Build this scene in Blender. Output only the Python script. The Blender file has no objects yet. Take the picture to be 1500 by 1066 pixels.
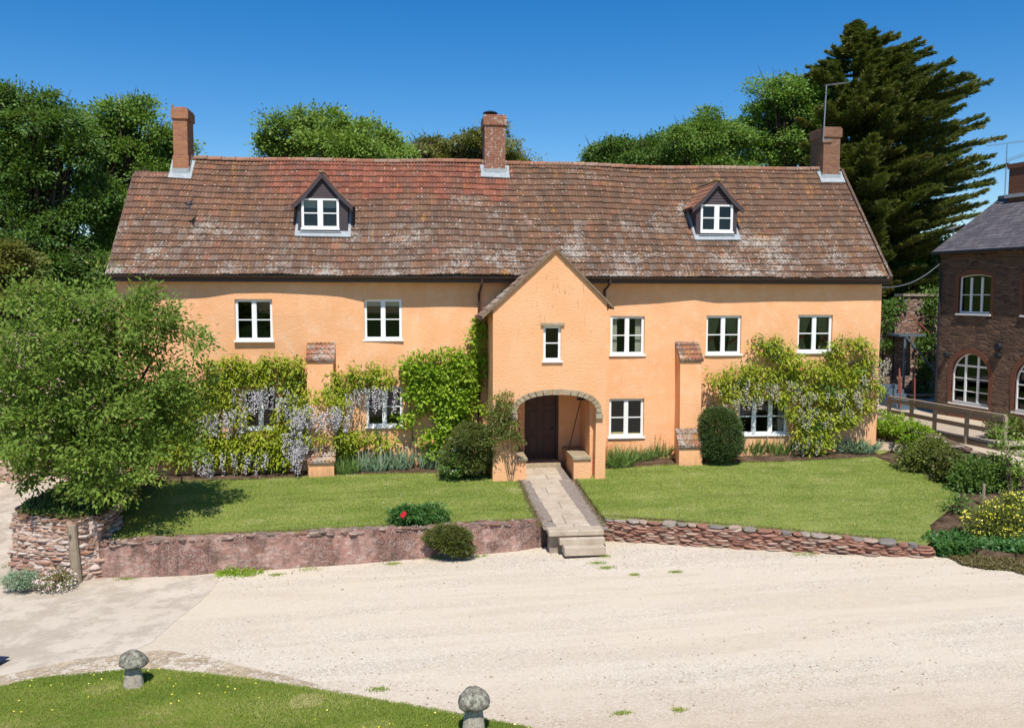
import bpy, bmesh, math, random
import numpy as np
from mathutils import Vector
from mathutils.geometry import tessellate_polygon
random.seed(7); rng = np.random.default_rng(7)
SC = bpy.context.scene; COL = SC.collection

# ------------------------------------------------------------ camera
FPX = 1300.0
YAW, PIT, ROLL = math.radians(6.58), math.radians(4.53), math.radians(0.17)
CAM = np.array([0.0, -28.0, 5.5])
cf = np.array([math.sin(YAW)*math.cos(PIT), math.cos(YAW)*math.cos(PIT), -math.sin(PIT)])
cr0 = np.array([math.cos(YAW), -math.sin(YAW), 0.0]); cu0 = np.cross(cr0, cf)
cr = cr0*math.cos(ROLL) + cu0*math.sin(ROLL); cu = -cr0*math.sin(ROLL) + cu0*math.cos(ROLL)
cam_d = bpy.data.cameras.new('camera'); cam = bpy.data.objects.new('camera', cam_d); COL.objects.link(cam)
from mathutils import Matrix
cam.matrix_world = Matrix(((cr[0], cu[0], -cf[0], CAM[0]), (cr[1], cu[1], -cf[1], CAM[1]), (cr[2], cu[2], -cf[2], CAM[2]), (0, 0, 0, 1)))
cam_d.sensor_width = 36.0; cam_d.lens = 36.0*FPX/1500.0; cam_d.clip_end = 3000; cam_d.clip_start = 0.1
SC.camera = cam

# ------------------------------------------------------------ sky, sun, exposure
SUN_EL, SUN_AZ = math.radians(57), math.radians(-3)      # azimuth from the -Y direction
w = bpy.data.worlds.new('World'); SC.world = w; w.use_nodes = True
nt = w.node_tree; nt.nodes.clear()
sky = nt.nodes.new('ShaderNodeTexSky'); sky.sky_type = 'NISHITA'; sky.sun_disc = False
sky.sun_elevation = SUN_EL; sky.sun_rotation = math.radians(180) - SUN_AZ
sky.altitude = 300; sky.air_density = 1.0; sky.dust_density = 0.25; sky.ozone_density = 3.0
hs = nt.nodes.new('ShaderNodeHueSaturation'); hs.inputs['Saturation'].default_value = 1.45; hs.inputs['Hue'].default_value = .505; hs.inputs['Value'].default_value = 1.3
bg = nt.nodes.new('ShaderNodeBackground'); bg.inputs[1].default_value = 0.088
out = nt.nodes.new('ShaderNodeOutputWorld')
nt.links.new(sky.outputs[0], hs.inputs['Color']); nt.links.new(hs.outputs[0], bg.inputs[0]); nt.links.new(bg.outputs[0], out.inputs[0])
sd = bpy.data.lights.new('sun', 'SUN'); sd.energy = 4.9; sd.angle = math.radians(0.53); sd.color = (1, 0.95, 0.87)
sun = bpy.data.objects.new('sun', sd); COL.objects.link(sun)
sdir = Vector((math.sin(SUN_AZ)*math.cos(SUN_EL), -math.cos(SUN_AZ)*math.cos(SUN_EL), math.sin(SUN_EL)))
sun.rotation_euler = sdir.to_track_quat('Z', 'Y').to_euler(); sun.location = (0, -20, 40)
SC.view_settings.view_transform = 'Standard'; SC.view_settings.look = 'None'
SC.view_settings.gamma = 1; SC.view_settings.exposure = 0.17

# ------------------------------------------------------------ pixel -> world on real planes
def ray(px, py): return cf*FPX + cr*(px-750) + cu*(533-py)
def atPl(px, py, p, n):
    d = ray(px, py); n = np.array(n, float); return CAM + d*(np.dot(np.array(p)-CAM, n)/np.dot(d, n))
def atY(px, py, Y): return atPl(px, py, (0, Y, 0), (0, 1, 0))
def atZ(px, py, Z): return atPl(px, py, (0, 0, Z), (0, 0, 1))
def pr(P):
    v = np.asarray(P) - CAM; z = v @ cf; return 750+FPX*(v @ cr)/z, 533-FPX*(v @ cu)/z
def gz(X, Y=0): return -1.067 + 0.0267*max(-14, min(18, X))      # the yard rises gently to the right
def atG(px, py):
    n = np.array([-0.0267, 0, 1.0]); return atPl(px, py, (0, 0, -1.067), n)
def lz(X, Y):                                                     # garden lawn height
    return 0.0 + 0.014*X + (0.09*Y if Y < 0 else 0.0)
def atL(px, py): return atPl(px, py, (0, 0, 0.0), (-0.014, -0.09, 1.0))
RY0, RZ0, RY1, RZ1 = -0.36, 6.03, 3.3, 10.02                      # front roof slope: eave and ridge
RS = (RZ1-RZ0)/(RY1-RY0)
def atR(px, py, off=0): return atPl(px, py, (0, RY0, RZ0+off), (0, -RS, 1))
def rz(Y): return RZ0 + (Y-RY0)*RS

# ------------------------------------------------------------ objects
def tag(o, label=None, cat=None, group=None, kind=None):
    if label: o['label'] = label
    if cat: o['category'] = cat
    if group: o['group'] = group
    if kind: o['kind'] = kind
    return o
def thing(name, loc, label, cat, group=None):
    o = bpy.data.objects.new(name, None); COL.objects.link(o); o.location = [float(v) for v in loc]; o.empty_display_size = 0.2
    return tag(o, label, cat, group)
def worg(o):
    v = Vector((0, 0, 0))
    while o: v += Vector(o.location); o = o.parent
    return v
def link(name, me, mat, parent=None, origin=None):
    o = bpy.data.objects.new(name, me); COL.objects.link(o)
    if mat is not None:
        for m in (mat if isinstance(mat, (list, tuple)) else [mat]): me.materials.append(m)
    if parent is not None:
        o.parent = parent; off = worg(parent)
        me.transform(Matrix.Translation(-off))
    else:
        if origin is None:
            n = len(me.vertices)
            if n:
                c = np.empty(n*3); me.vertices.foreach_get('co', c); c = c.reshape(-1, 3)
                origin = ((c[:, 0].min()+c[:, 0].max())/2, (c[:, 1].min()+c[:, 1].max())/2, c[:, 2].min())
            else: origin = (0, 0, 0)
        origin = [float(q) for q in origin]
        me.transform(Matrix.Translation(-Vector(origin))); o.location = origin
    return o
class MB:
    def __init__(s): s.v = []; s.f = []; s.c = []; s.m = []; s.cur = None; s.mi = 0
    def V(s, p): s.v.append((float(p[0]), float(p[1]), float(p[2]))); return len(s.v)-1
    def F(s, idx): s.f.append(tuple(idx)); s.c.append(s.cur); s.m.append(s.mi)
    def poly(s, pts): s.F([s.V(p) for p in pts])
    def hexa(s, p):   # 8 points: bottom 4 ccw then top 4
        i = [s.V(q) for q in p]
        for f in ((3, 2, 1, 0), (4, 5, 6, 7), (0, 1, 5, 4), (1, 2, 6, 5), (2, 3, 7, 6), (3, 0, 4, 7)): s.F([i[k] for k in f])
    def box(s, x0, x1, y0, y1, z0, z1, fn=None):
        p = [(x0, y0, z0), (x1, y0, z0), (x1, y1, z0), (x0, y1, z0), (x0, y0, z1), (x1, y0, z1), (x1, y1, z1), (x0, y1, z1)]
        s.hexa([fn(*q) for q in p] if fn else p)
    def bar(s, a, b, w, h=None, up=(0, 0, 1)):
        h = h or w; a = Vector(a); b = Vector(b); d = (b-a).normalized(); u = Vector(up)
        if abs(d.dot(u)) > .98: u = Vector((0, 1, 0))
        r = d.cross(u).normalized()*w/2; u = r.cross(d).normalized()*h/2
        s.hexa([a-r-u, a+r-u, b+r-u, b-r-u, a-r+u, a+r+u, b+r+u, b-r+u])
    def tube(s, pts, rad, n=8, cap=True):
        P = [Vector(p) for p in pts]; rings = []
        if not hasattr(rad, '__len__'): rad = [rad]*len(P)
        ref = Vector((0.13, 0.2, 1)).normalized()
        for k, p in enumerate(P):
            d = (P[min(k+1, len(P)-1)]-P[max(k-1, 0)]).normalized()
            a = d.cross(ref)
            if a.length < .05: a = d.cross(Vector((1, 0, 0)))
            a.normalize(); b = d.cross(a)
            rings.append([s.V(p+(a*math.cos(t)+b*math.sin(t))*rad[k]) for t in [2*math.pi*q/n for q in range(n)]])
        for k in range(len(P)-1):
            for q in range(n): s.F((rings[k][q], rings[k][(q+1) % n], rings[k+1][(q+1) % n], rings[k+1][q]))
        if cap: s.F(rings[0][::-1]); s.F(rings[-1])
    def lathe(s, c, prof, n=20, jit=0):
        rings = []
        for r, z in prof: rings.append([s.V((c[0]+r*math.cos(2*math.pi*k/n)*(1+jit*random.uniform(-1, 1)), c[1]+r*math.sin(2*math.pi*k/n)*(1+jit*random.uniform(-1, 1)), c[2]+z+jit*.3*r*random.uniform(-1, 1))) for k in range(n)])
        for a, b in zip(rings[:-1], rings[1:]):
            for k in range(n): s.F((a[k], a[(k+1) % n], b[(k+1) % n], b[k]))
        s.F(rings[0][::-1]); s.F(rings[-1])
    def plate(s, outline, holes, t0, t1, fn):
        """flat plate with holes; outline in (a,b); thickness t0..t1; fn(a,b,t)->xyz"""
        loops = [outline]+list(holes); flat = [q for l in loops for q in l]
        tris = tessellate_polygon([[Vector((a, b, 0)) for a, b in l] for l in loops])
        A = [s.V(fn(a, b, t0)) for a, b in flat]; B = [s.V(fn(a, b, t1)) for a, b in flat]
        for t in tris:
            s.F([A[k] for k in t]); s.F([B[k] for k in t[::-1]])
        o = 0
        for l in loops:
            n = len(l)
            for k in range(n): s.F((A[o+k], A[o+(k+1) % n], B[o+(k+1) % n], B[o+k]))
            o += n
    def rock(s, c, r, seed_j=.18, n=7, m=5, rnd=.7):
        cx, cy, cz = c; rx, ry, rz_ = r; rings = []
        for j in range(1, m):
            ph = math.pi*j/m; 
            rings.append([s.V((cx+rx*math.sin(ph)**rnd*math.cos(2*math.pi*k/n)*(1+random.uniform(-seed_j, seed_j)), cy+ry*math.sin(ph)**rnd*math.sin(2*math.pi*k/n)*(1+random.uniform(-seed_j, seed_j)), cz-rz_*math.cos(ph)*(1+random.uniform(-seed_j, seed_j)*.5))) for k in range(n)])
        for a, b in zip(rings[:-1], rings[1:]):
            for k in range(n): s.F((a[k], a[(k+1) % n], b[(k+1) % n], b[k]))
        s.F(rings[0][::-1]); s.F(rings[-1])
    def build(s, name, mat, parent=None, origin=None, smooth=False, fixn=True, bev=0, **tg):
        me = bpy.data.meshes.new(name); me.from_pydata(s.v, [], s.f)
        if any(c is not None for c in s.c):
            at = me.attributes.new('col', 'FLOAT_COLOR', 'FACE')
            at.data.foreach_set('color', np.array([tuple(c)+(1,) if c is not None else (.5, .5, .5, 1) for c in s.c], 'f').ravel())
        if any(s.m): me.polygons.foreach_set('material_index', s.m)
        if fixn:
            bm = bmesh.new(); bm.from_mesh(me); bmesh.ops.recalc_face_normals(bm, faces=bm.faces)
            if bev: bmesh.ops.bevel(bm, geom=bm.edges[:], offset=bev, segments=1, affect='EDGES')
            bm.to_mesh(me); bm.free()
        if smooth: me.polygons.foreach_set('use_smooth', [True]*len(me.polygons))
        me.update(); o = link(name, me, mat, parent, origin)
        return tag(o, **tg) if tg else o

# ------------------------------------------------------------ materials
def lin(c):
    c = [v/255 for v in c]; return tuple(v/12.92 if v <= .04045 else ((v+.055)/1.055)**2.4 for v in c)
class MT:
    def __init__(s, name, rough=.85, spec=.25):
        s.m = bpy.data.materials.new(name); s.m.use_nodes = True; s.n = s.m.node_tree.nodes; s.l = s.m.node_tree.links
        s.b = s.n['Principled BSDF']; s.b.inputs['Roughness'].default_value = rough; s.b.inputs['Specular IOR Level'].default_value = spec
        s.out = s.n['Material Output']; s.geo = None
    def N(s, t, **kw):
        n = s.n.new('ShaderNode'+t)
        for k, v in kw.items():
            if k.startswith('i_'): n.inputs[k[2:]].default_value = v
            else: setattr(n, k, v)
        return n
    def L(s, a, b): s.l.new(a, b)
    def pos(s):
        if s.geo is None: s.geo = s.N('NewGeometry').outputs['Position']
        return s.geo
    def scaled(s, sc, src=None):
        n = s.N('VectorMath', operation='MULTIPLY'); s.L(src or s.pos(), n.inputs[0]); n.inputs[1].default_value = sc; return n.outputs[0]
    def noise(s, scale, det=4, rough=.55, vec=None, sc=None):
        n = s.N('TexNoise'); n.inputs['Scale'].default_value = scale; n.inputs['Detail'].default_value = det; n.inputs['Roughness'].default_value = rough
        s.L(s.scaled(sc) if sc else (vec or s.pos()), n.inputs['Vector']); return n.outputs['Fac']
    def ramp(s, fac, stops):
        n = s.N('ValToRGB'); e = n.color_ramp.elements
        while len(e) < len(stops): e.new(.5)
        for k, (p, c) in enumerate(stops): e[k].position = p; e[k].color = (c, c, c, 1) if isinstance(c, (int, float)) else tuple(c)+(1,)
        s.L(fac, n.inputs[0]); return n.outputs[0]
    def mix(s, fac, a, b, mode='MIX'):
        n = s.N('Mix', data_type='RGBA', blend_type=mode)
        for sock, v in ((n.inputs[0], fac), (n.inputs[6], a), (n.inputs[7], b)):
            if isinstance(v, (int, float)): sock.default_value = v
            elif isinstance(v, tuple): sock.default_value = v+(1,)
            else: s.L(v, sock)
        return n.outputs[2]
    def math(s, op, a, b=0.0):
        n = s.N('Math', operation=op)
        for k, v in ((0, a), (1, b)):
            if isinstance(v, (int, float)): n.inputs[k].default_value = v
            else: s.L(v, n.inputs[k])
        return n.outputs[0]
    def attr(s, name, out='Color'): return s.N('Attribute', attribute_name=name).outputs[out]
    def col(s, c):
        if isinstance(c, tuple): s.b.inputs['Base Color'].default_value = c+(1,)
        else: s.L(c, s.b.inputs['Base Color'])
        return s
    def bump(s, h, dist=.02, strength=.6):
        n = s.N('Bump'); n.inputs['Distance'].default_value = dist; n.inputs['Strength'].default_value = strength
        s.L(h, n.inputs['Height']); s.L(n.outputs[0], s.b.inputs['Normal']); return s
def flat(name, c, rough=.6, spec=.3, metal=0, var=.12, sc=6):
    t = MT(name, rough, spec); t.b.inputs['Metallic'].default_value = metal
    f = t.noise(sc, 5); t.col(t.mix(f, tuple(v*(1-var) for v in c), tuple(min(1, v*(1+var)) for v in c))); return t.m

M = {}
# orange lime render
t = MT('orange_render', .9, .1)
n1 = t.noise(1.1, 4); n2 = t.noise(9, 5, .65, sc=(1, 1, 2.4)); n3 = t.noise(5, 4, .6, sc=(1.6, 1.6, .35))
c = t.mix(t.ramp(n1, [(.3, 0), (.7, 1)]), (.82, .42, .205), (.88, .50, .28))
c = t.mix(t.math('MULTIPLY', n2, .35), c, (.70, .33, .13))
streak = t.ramp(n3, [(.62, 0), (.74, 1)])
c = t.mix(t.math('MULTIPLY', streak, .22), c, (.46, .27, .15))
c = t.mix(t.math('MULTIPLY', t.ramp(t.noise(2.3, 5, .7), [(.50, 0), (.66, 1)]), .35), c, (.90, .60, .40)); c = t.mix(t.math('MULTIPLY', t.ramp(t.noise(.7, 6, .75), [(.5, 0), (.62, 1)]), .28), c, (.74, .37, .17))
zr_ = t.N('SeparateXYZ'); t.L(t.pos(), zr_.inputs[0]); dm = t.ramp(t.math('ADD', t.math('MULTIPLY', zr_.outputs[2], -.9), t.math('MULTIPLY', n3, 1.0)), [(.28, 0), (.62, .6)]); c = t.mix(dm, c, (.42, .24, .13))
t.col(c); t.bump(t.math('ADD', n2, t.noise(28, 3)), .022, .55); M['render'] = t.m
t = MT('orange_render_streaked', .9, .1)
n1 = t.noise(1.1, 4); n2 = t.noise(9, 5, .65, sc=(1, 1, 2.4)); n3 = t.noise(11, 3, .6, sc=(1.5, 1.5, .22))
c = t.mix(t.ramp(n1, [(.3, 0), (.7, 1)]), (.83, .435, .215), (.88, .50, .28))
c = t.mix(t.math('MULTIPLY', n2, .3), c, (.70, .33, .13))
zz = t.N('SeparateXYZ'); t.L(t.pos(), zz.inputs[0])
up = t.ramp(t.math('MULTIPLY', zz.outputs[2], .12), [(.42, .0), (.66, 1)])
c = t.mix(t.math('MULTIPLY', t.math('MULTIPLY', t.ramp(n3, [(.60, 0), (.68, 1)]), up), .55), c, (.24, .13, .06))
t.col(c); t.bump(t.math('ADD', n2, t.noise(28, 3)), .028, .75); M['render2'] = t.m
# clay roof tiles, face colour holds each tile's own clay colour
t = MT('clay_tiles', .9, .15)
a = t.attr('col'); nl = t.noise(7, 6, .8); nf = t.noise(16, 5, .75); no = t.noise(1.5, 6, .75, vec=t.scaled((2.2, .6, .6))); nb = t.noise(1.1, 4, .6)
ns = t.noise(7, 5, .7, sc=(2.2, .35, .35))
c = t.mix(t.math('MULTIPLY', t.ramp(nf, [(.38, 0), (.62, 1)]), .55), a, (.085, .06, .048))
c = t.mix(t.math('MULTIPLY', t.ramp(ns, [(.5, 0), (.66, 1)]), .40), c, (.105, .08, .06))
c = t.mix(t.math('MULTIPLY', t.ramp(nb, [(.4, 0), (.65, 1)]), .22), c, (.28, .15, .09))
sep = t.N('SeparateXYZ'); t.L(t.pos(), sep.inputs[0])
low = t.ramp(t.math('MULTIPLY', t.math('SUBTRACT', sep.outputs[2], 6.0), .25), [(0, .075), (.10, .05), (.42, .05), (.7, .0), (1, 0)])
nbig = t.noise(.8, 3, .5)
lic = t.ramp(t.math('ADD', t.math('ADD', t.math('ADD', t.math('MULTIPLY', nl, .42), t.math('MULTIPLY', nf, .38)), t.math('MULTIPLY', nbig, .34)), low), [(.66, 0), (.685, 1)])
c = t.mix(t.math('MULTIPLY', lic, .64), c, t.mix(nf, (.26, .24, .20), (.66, .62, .55)))
vd = t.N('TexVoronoi', feature='F1'); vd.inputs['Scale'].default_value = 6.5; t.L(t.pos(), vd.inputs['Vector']); spd = t.N('SeparateColor'); t.L(vd.outputs['Color'], spd.inputs[0])
dot = t.math('MULTIPLY', t.ramp(vd.outputs['Distance'], [(.10, 1), (.22, 0)]), t.ramp(spd.outputs[0], [(.66, 0), (.7, 1)]))
c = t.mix(t.math('MULTIPLY', dot, .8), c, (.58, .53, .46))
org = t.ramp(t.math('ADD', t.math('MULTIPLY', no, .6), t.math('MULTIPLY', nf, .4)), [(.575, 0), (.61, 1)])
c = t.mix(t.math('MULTIPLY', org, .8), c, (.46, .22, .05))
t.col(c); t.bump(nf, .012, .6); M['tile'] = t.m
t = MT('attr_rough', .9, .15); t.col(t.mix(t.math('MULTIPLY', t.noise(12, 5, .7), .5), t.attr('col'), (.10, .075, .06))); t.bump(t.noise(20, 4), .015, .6); M['attr'] = t.m
# brick
def brick(name, c1, c2, mo, lich=0.0):
    t = MT(name, .9, .15); s_ = t.N('SeparateXYZ'); t.L(t.pos(), s_.inputs[0]); cb = t.N('CombineXYZ')
    t.L(t.math('ADD', s_.outputs[0], s_.outputs[1]), cb.inputs[0]); t.L(s_.outputs[2], cb.inputs[1])
    b = t.N('TexBrick'); t.L(cb.outputs[0], b.inputs['Vector']); b.inputs['Scale'].default_value = 1
    b.inputs['Brick Width'].default_value = .225; b.inputs['Row Height'].default_value = .078; b.inputs['Mortar Size'].default_value = .009
    b.inputs['Color1'].default_value = c1+(1,); b.inputs['Color2'].default_value = c2+(1,); b.inputs['Mortar'].default_value = mo+(1,); b.inputs['Bias'].default_value = -.1
    c = t.mix(t.math('MULTIPLY', t.noise(7, 5, .7), .5), b.outputs[0], (.10, .05, .035))
    if lich: c = t.mix(t.math('MULTIPLY', t.ramp(t.noise(9, 6, .8), [(.60-lich, 0), (.64-lich, 1)]), .85), c, (.58, .54, .48))
    t.col(c); t.bump(t.math('ADD', t.math('MULTIPLY', b.outputs['Fac'], -.7), t.noise(25, 4)), .012, .7); return t.m
M['brick'] = brick('red_brick', (.50, .20, .09), (.36, .13, .065), (.36, .26, .19))
M['brick_l'] = brick('lichen_brick', (.36, .13, .07), (.27, .095, .055), (.30, .22, .17), .045)
M['brick_b'] = brick('brown_brick', (.34, .155, .08), (.22, .095, .055), (.26, .2, .15), -.02)
M['brick_o'] = brick('orange_brick', (.22, .085, .045), (.17, .065, .04), (.22, .13, .09))
# rubble stone
def rubble(name, cols, mo, sx=3.0, sz=9.0, mort=.05, mwide=.06, wash=None):
    t = MT(name, .92, .12); s_ = t.N('SeparateXYZ'); t.L(t.pos(), s_.inputs[0]); cb = t.N('CombineXYZ')
    wob = t.noise(2.5, 3); 
    t.L(t.math('ADD', t.math('MULTIPLY', t.math('ADD', s_.outputs[0], s_.outputs[1]), sx), t.math('MULTIPLY', wob, 1.0)), cb.inputs[0])
    t.L(t.math('ADD', t.math('MULTIPLY', s_.outputs[2], sz), t.math('MULTIPLY', wob, .9)), cb.inputs[1])
    v = t.N('TexVoronoi', feature='F1'); v.inputs['Scale'].default_value = 1; t.L(cb.outputs[0], v.inputs['Vector'])
    e = t.N('TexVoronoi', feature='DISTANCE_TO_EDGE'); e.inputs['Scale'].default_value = 1; t.L(cb.outputs[0], e.inputs['Vector'])
    sp = t.N('SeparateColor'); t.L(v.outputs['Color'], sp.inputs[0])
    k = len(cols); c = t.ramp(sp.outputs[0], [(i/(k-1), q) for i, q in enumerate(cols)])
    c = t.mix(t.math('MULTIPLY', t.noise(11, 5, .7), .45), c, tuple(q*.35 for q in cols[0]))
    m_ = t.ramp(e.outputs['Distance'], [(mwide*.4, 1), (mwide, 0)])
    c = t.mix(m_, c, mo)
    if wash: c = t.mix(t.ramp(t.noise(2.4, 6, .75), [(.47, 0), (.6, .8)]), c, wash); c = t.mix(t.ramp(t.noise(3.1, 6, .75, sc=(1, 1, .45)), [(.5, 0), (.6, .75)]), c, (.20, .13, .08))
    t.col(c)
    t.bump(t.math('ADD', t.ramp(e.outputs['Distance'], [(0, 0), (.22, 1)]), t.math('MULTIPLY', t.noise(14, 4), .5)), .035, .9); return t.m
M['brownstone'] = rubble('brown_rubble', [(.135, .085, .06), (.20, .13, .09), (.09, .062, .05), (.24, .15, .10)], (.15, .10, .075), 3.2, 10)
M['greystone'] = rubble('grey_rubble', [(.34, .24, .18), (.46, .34, .27), (.24, .17, .13), (.42, .24, .18)], (.10, .075, .06), 3, 8)
M['bastion'] = rubble('pale_red_rubble', [(.42, .24, .17), (.60, .48, .38), (.36, .20, .15), (.62, .44, .34)], (.44, .29, .22), 3.4, 8.5, wash=(.66, .52, .45))
# pink roughcast garden wall
t = MT('pink_limewash', .93, .1)
n1 = t.noise(1.6, 6, .7); n2 = t.noise(5, 6, .75, sc=(1, 1, 2.2)); n3 = t.noise(18, 4, .7)
c = t.mix(t.ramp(n1, [(.35, 0), (.65, 1)]), (.38, .19, .15), (.52, .33, .27))
c = t.mix(t.ramp(n2, [(.50, 0), (.60, .85)]), c, (.56, .45, .39))
c = t.mix(t.ramp(t.noise(2.7, 6, .8), [(.48, 0), (.62, .75)]), c, (.20, .14, .11))
c = t.mix(t.math('MULTIPLY', n3, .4), c, (.25, .13, .1))
nv = t.noise(2.0, 6, .75, sc=(2.2, 2.2, .4)); c = t.mix(t.ramp(nv, [(.5, 0), (.62, .6)]), c, (.17, .115, .095)); vb = t.N('TexVoronoi', feature='DISTANCE_TO_EDGE'); t.L(t.scaled((3.2, 3.2, 8)), vb.inputs['Vector'])
ex = t.ramp(t.noise(1.1, 4, .6), [(.5, 0), (.56, 1)]); jn = t.math('MULTIPLY', ex, t.ramp(vb.outputs['Distance'], [(.02, 1), (.08, 0)])); c = t.mix(t.math('MULTIPLY', jn, .8), c, (.13, .08, .06))
t.col(c); t.bump(t.math('SUBTRACT', t.math('ADD', n2, t.math('MULTIPLY', n3, .5)), t.math('MULTIPLY', jn, .8)), .05, .9); M['pinkwall'] = t.m
# lawn
def lawnmat(name, a, b, c3, sc=(1, 1, 1)):
    t = MT(name, .95, .05); n1 = t.noise(.55, 5, .6, sc=sc); n2 = t.noise(3.2, 6, .75, sc=(.5, 1.4, 1)); n3 = t.noise(34, 4, .8)
    c = t.mix(t.ramp(n1, [(.35, 0), (.65, 1)]), a, b)
    c = t.mix(t.ramp(n2, [(.42, 0), (.66, .8)]), c, c3)
    c = t.mix(t.ramp(t.noise(1.4, 6, .7, sc=(.35, 1.8, 1)), [(.54, 0), (.62, .6)]), c, tuple(q*.62 for q in a))
    c = t.mix(t.math('MULTIPLY', n3, .5), c, tuple(q*.45 for q in a)); t.col(c)
    t.bump(n3, .03, .8); return t.m
M['lawn'] = lawnmat('lawn', (.19, .25, .055), (.27, .32, .08), (.38, .38, .13))
M['lawn_f'] = lawnmat('front_lawn', (.15, .21, .03), (.22, .27, .045), (.36, .30, .11))
M['field'] = lawnmat('field', (.10, .18, .03), (.14, .22, .04), (.18, .22, .06))
# gravel
t = MT('pale_gravel', .95, .08)
v = t.N('TexVoronoi', feature='F1'); v.inputs['Scale'].default_value = 34; t.L(t.pos(), v.inputs['Vector'])
sp = t.N('SeparateColor'); t.L(v.outputs['Color'], sp.inputs[0])
big = t.noise(.32, 5, .6, sc=(.5, 1.7, 1)); mid = t.noise(2.0, 6, .72); fine = t.noise(45, 3, .8)
spx = t.N('SeparateXYZ'); t.L(t.pos(), spx.inputs[0])
dist = t.math('ABSOLUTE', t.math('SUBTRACT', t.math('ADD', spx.outputs[1], t.math('MULTIPLY', spx.outputs[0], .10)), -9.6))
trk = t.ramp(t.noise(.55, 4, .55, sc=(.16, 1.6, 1)), [(.46, 0), (.52, 1), (.56, 1), (.62, 0)])
edge = t.math('ADD', t.math('MULTIPLY', dist, .17), t.math('MULTIPLY', t.math('SUBTRACT', mid, .5), .5))
loose = t.ramp(t.math('ADD', t.math('ADD', t.math('MULTIPLY', big, .6), t.math('MULTIPLY', mid, .4)), t.math('MULTIPLY', edge, .14)), [(.44, 0), (.64, 1)])
stones = t.ramp(sp.outputs[0], [(0, (.36, .295, .22)), (.2, (.49, .43, .345)), (.75, (.58, .515, .425)), (1, (.72, .66, .57))])
base_ = t.mix(fine, (.53, .445, .33), (.65, .555, .43)); rut = t.noise(.9, 4, .6, sc=(.18, 2.2, 1))
base_ = t.mix(t.ramp(rut, [(.45, 0), (.62, .22)]), base_, (.50, .42, .315))
base_ = t.mix(t.ramp(t.noise(6, 6, .8), [(.46, 0), (.62, .4)]), base_, (.46, .385, .29)); base_ = t.mix(t.ramp(t.noise(90, 2, .6), [(.58, 0), (.66, .5)]), base_, (.36, .29, .21))
c = t.mix(t.math('MULTIPLY', loose, .8), base_, stones)
c = t.mix(t.ramp(t.noise(1.1, 6, .7), [(.52, 0), (.74, .2)]), c, (.50, .41, .31))
c = t.mix(t.math('MULTIPLY', trk, .35), c, (.66, .58, .46))
c = t.mix(t.ramp(edge, [(.62, 0), (1.0, .5)]), c, (.44, .33, .22))
t.col(c); t.bump(t.math('ADD', t.math('MULTIPLY', v.outputs['Distance'], loose), t.math('MULTIPLY', fine, .6)), .012, .55); M['gravel'] = t.m
t = MT('worn_concrete', .93, .1); n1 = t.noise(.7, 6, .7, sc=(.5, 1.4, 1)); n2 = t.noise(24, 4, .7)
c = t.mix(t.ramp(n1, [(.3, 0), (.7, 1)]), (.51, .435, .345), (.62, .54, .435)); c = t.mix(t.math('MULTIPLY', n2, .3), c, (.45, .39, .33))
c = t.mix(t.ramp(t.noise(1.6, 6, .8), [(.58, 0), (.66, .45)]), c, (.44, .33, .24))
t.col(c); t.bump(n2, .012, .5)
tr = t.N('BsdfTransparent'); mx = t.N('MixShader'); t.L(t.ramp(t.noise(1.3, 7, .75), [(.40, .5), (.55, 1)]), mx.inputs[0]); t.L(tr.outputs[0], mx.inputs[1]); t.L(t.b.outputs[0], mx.inputs[2]); t.L(mx.outputs[0], t.out.inputs[0]); M['concrete'] = t.m
t = MT('soil', .97, .05); n1 = t.noise(3, 6, .75); c = t.mix(t.ramp(n1, [(.4, 0), (.6, 1)]), (.07, .045, .028), (.17, .115, .075)); t.col(c); t.bump(t.noise(16, 5, .7), .06, 1); M['soil'] = t.m
t = MT('dry_verge', .97, .05); n1 = t.noise(5, 6, .8); c = t.mix(t.ramp(n1, [(.4, 0), (.6, 1)]), (.40, .28, .16), (.60, .49, .35)); c = t.mix(t.ramp(t.noise(34, 3, .7), [(.5, 0), (.6, .7)]), c, (.70, .62, .50)); t.col(c); t.bump(t.noise(30, 5, .7), .03, 1)
tr = t.N('BsdfTransparent'); mx = t.N('MixShader'); t.L(t.ramp(t.math('ADD', t.math('MULTIPLY', t.noise(2.2, 6, .75), .7), t.math('MULTIPLY', t.noise(22, 3, .7), .3)), [(.47, 0), (.53, 1)]), mx.inputs[0]); t.L(tr.outputs[0], mx.inputs[1]); t.L(t.b.outputs[0], mx.inputs[2]); t.L(mx.outputs[0], t.out.inputs[0]); M['verge'] = t.m
# stones and others
def stone(name, a, b, lich=(.45, .42, .28), l0=.56, sc=4):
    t = MT(name, .93, .1); c = t.mix(t.ramp(t.noise(sc, 6, .7), [(.35, 0), (.65, 1)]), a, b)
    c = t.mix(t.ramp(t.noise(sc*1.7, 5, .75), [(l0, 0), (l0+.06, .8)]), c, lich); c = t.mix(t.math('MULTIPLY', t.noise(40, 3, .7), .4), c, tuple(q*.4 for q in a))
    t.col(c); t.bump(t.noise(22, 5, .7), .02, .8); return t.m
M['archstone'] = stone('arch_stone', (.36, .28, .17), (.50, .42, .30), (.26, .22, .14))
M['flag'] = stone('flagstone', (.46, .37, .27), (.62, .53, .42), (.36, .30, .24), .58, 2.2)
M['cobble'] = stone('path_cobble', (.23, .19, .16), (.36, .30, .25), (.45, .40, .34), .6, 8)
M['staddle'] = stone('staddle_stone', (.10, .09, .07), (.30, .27, .22), (.46, .47, .36), .50, 9)
M['staddle2'] = stone('staddle_stone_leg', (.40, .34, .26), (.60, .54, .44), (.28, .24, .18), .55, 10)
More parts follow.
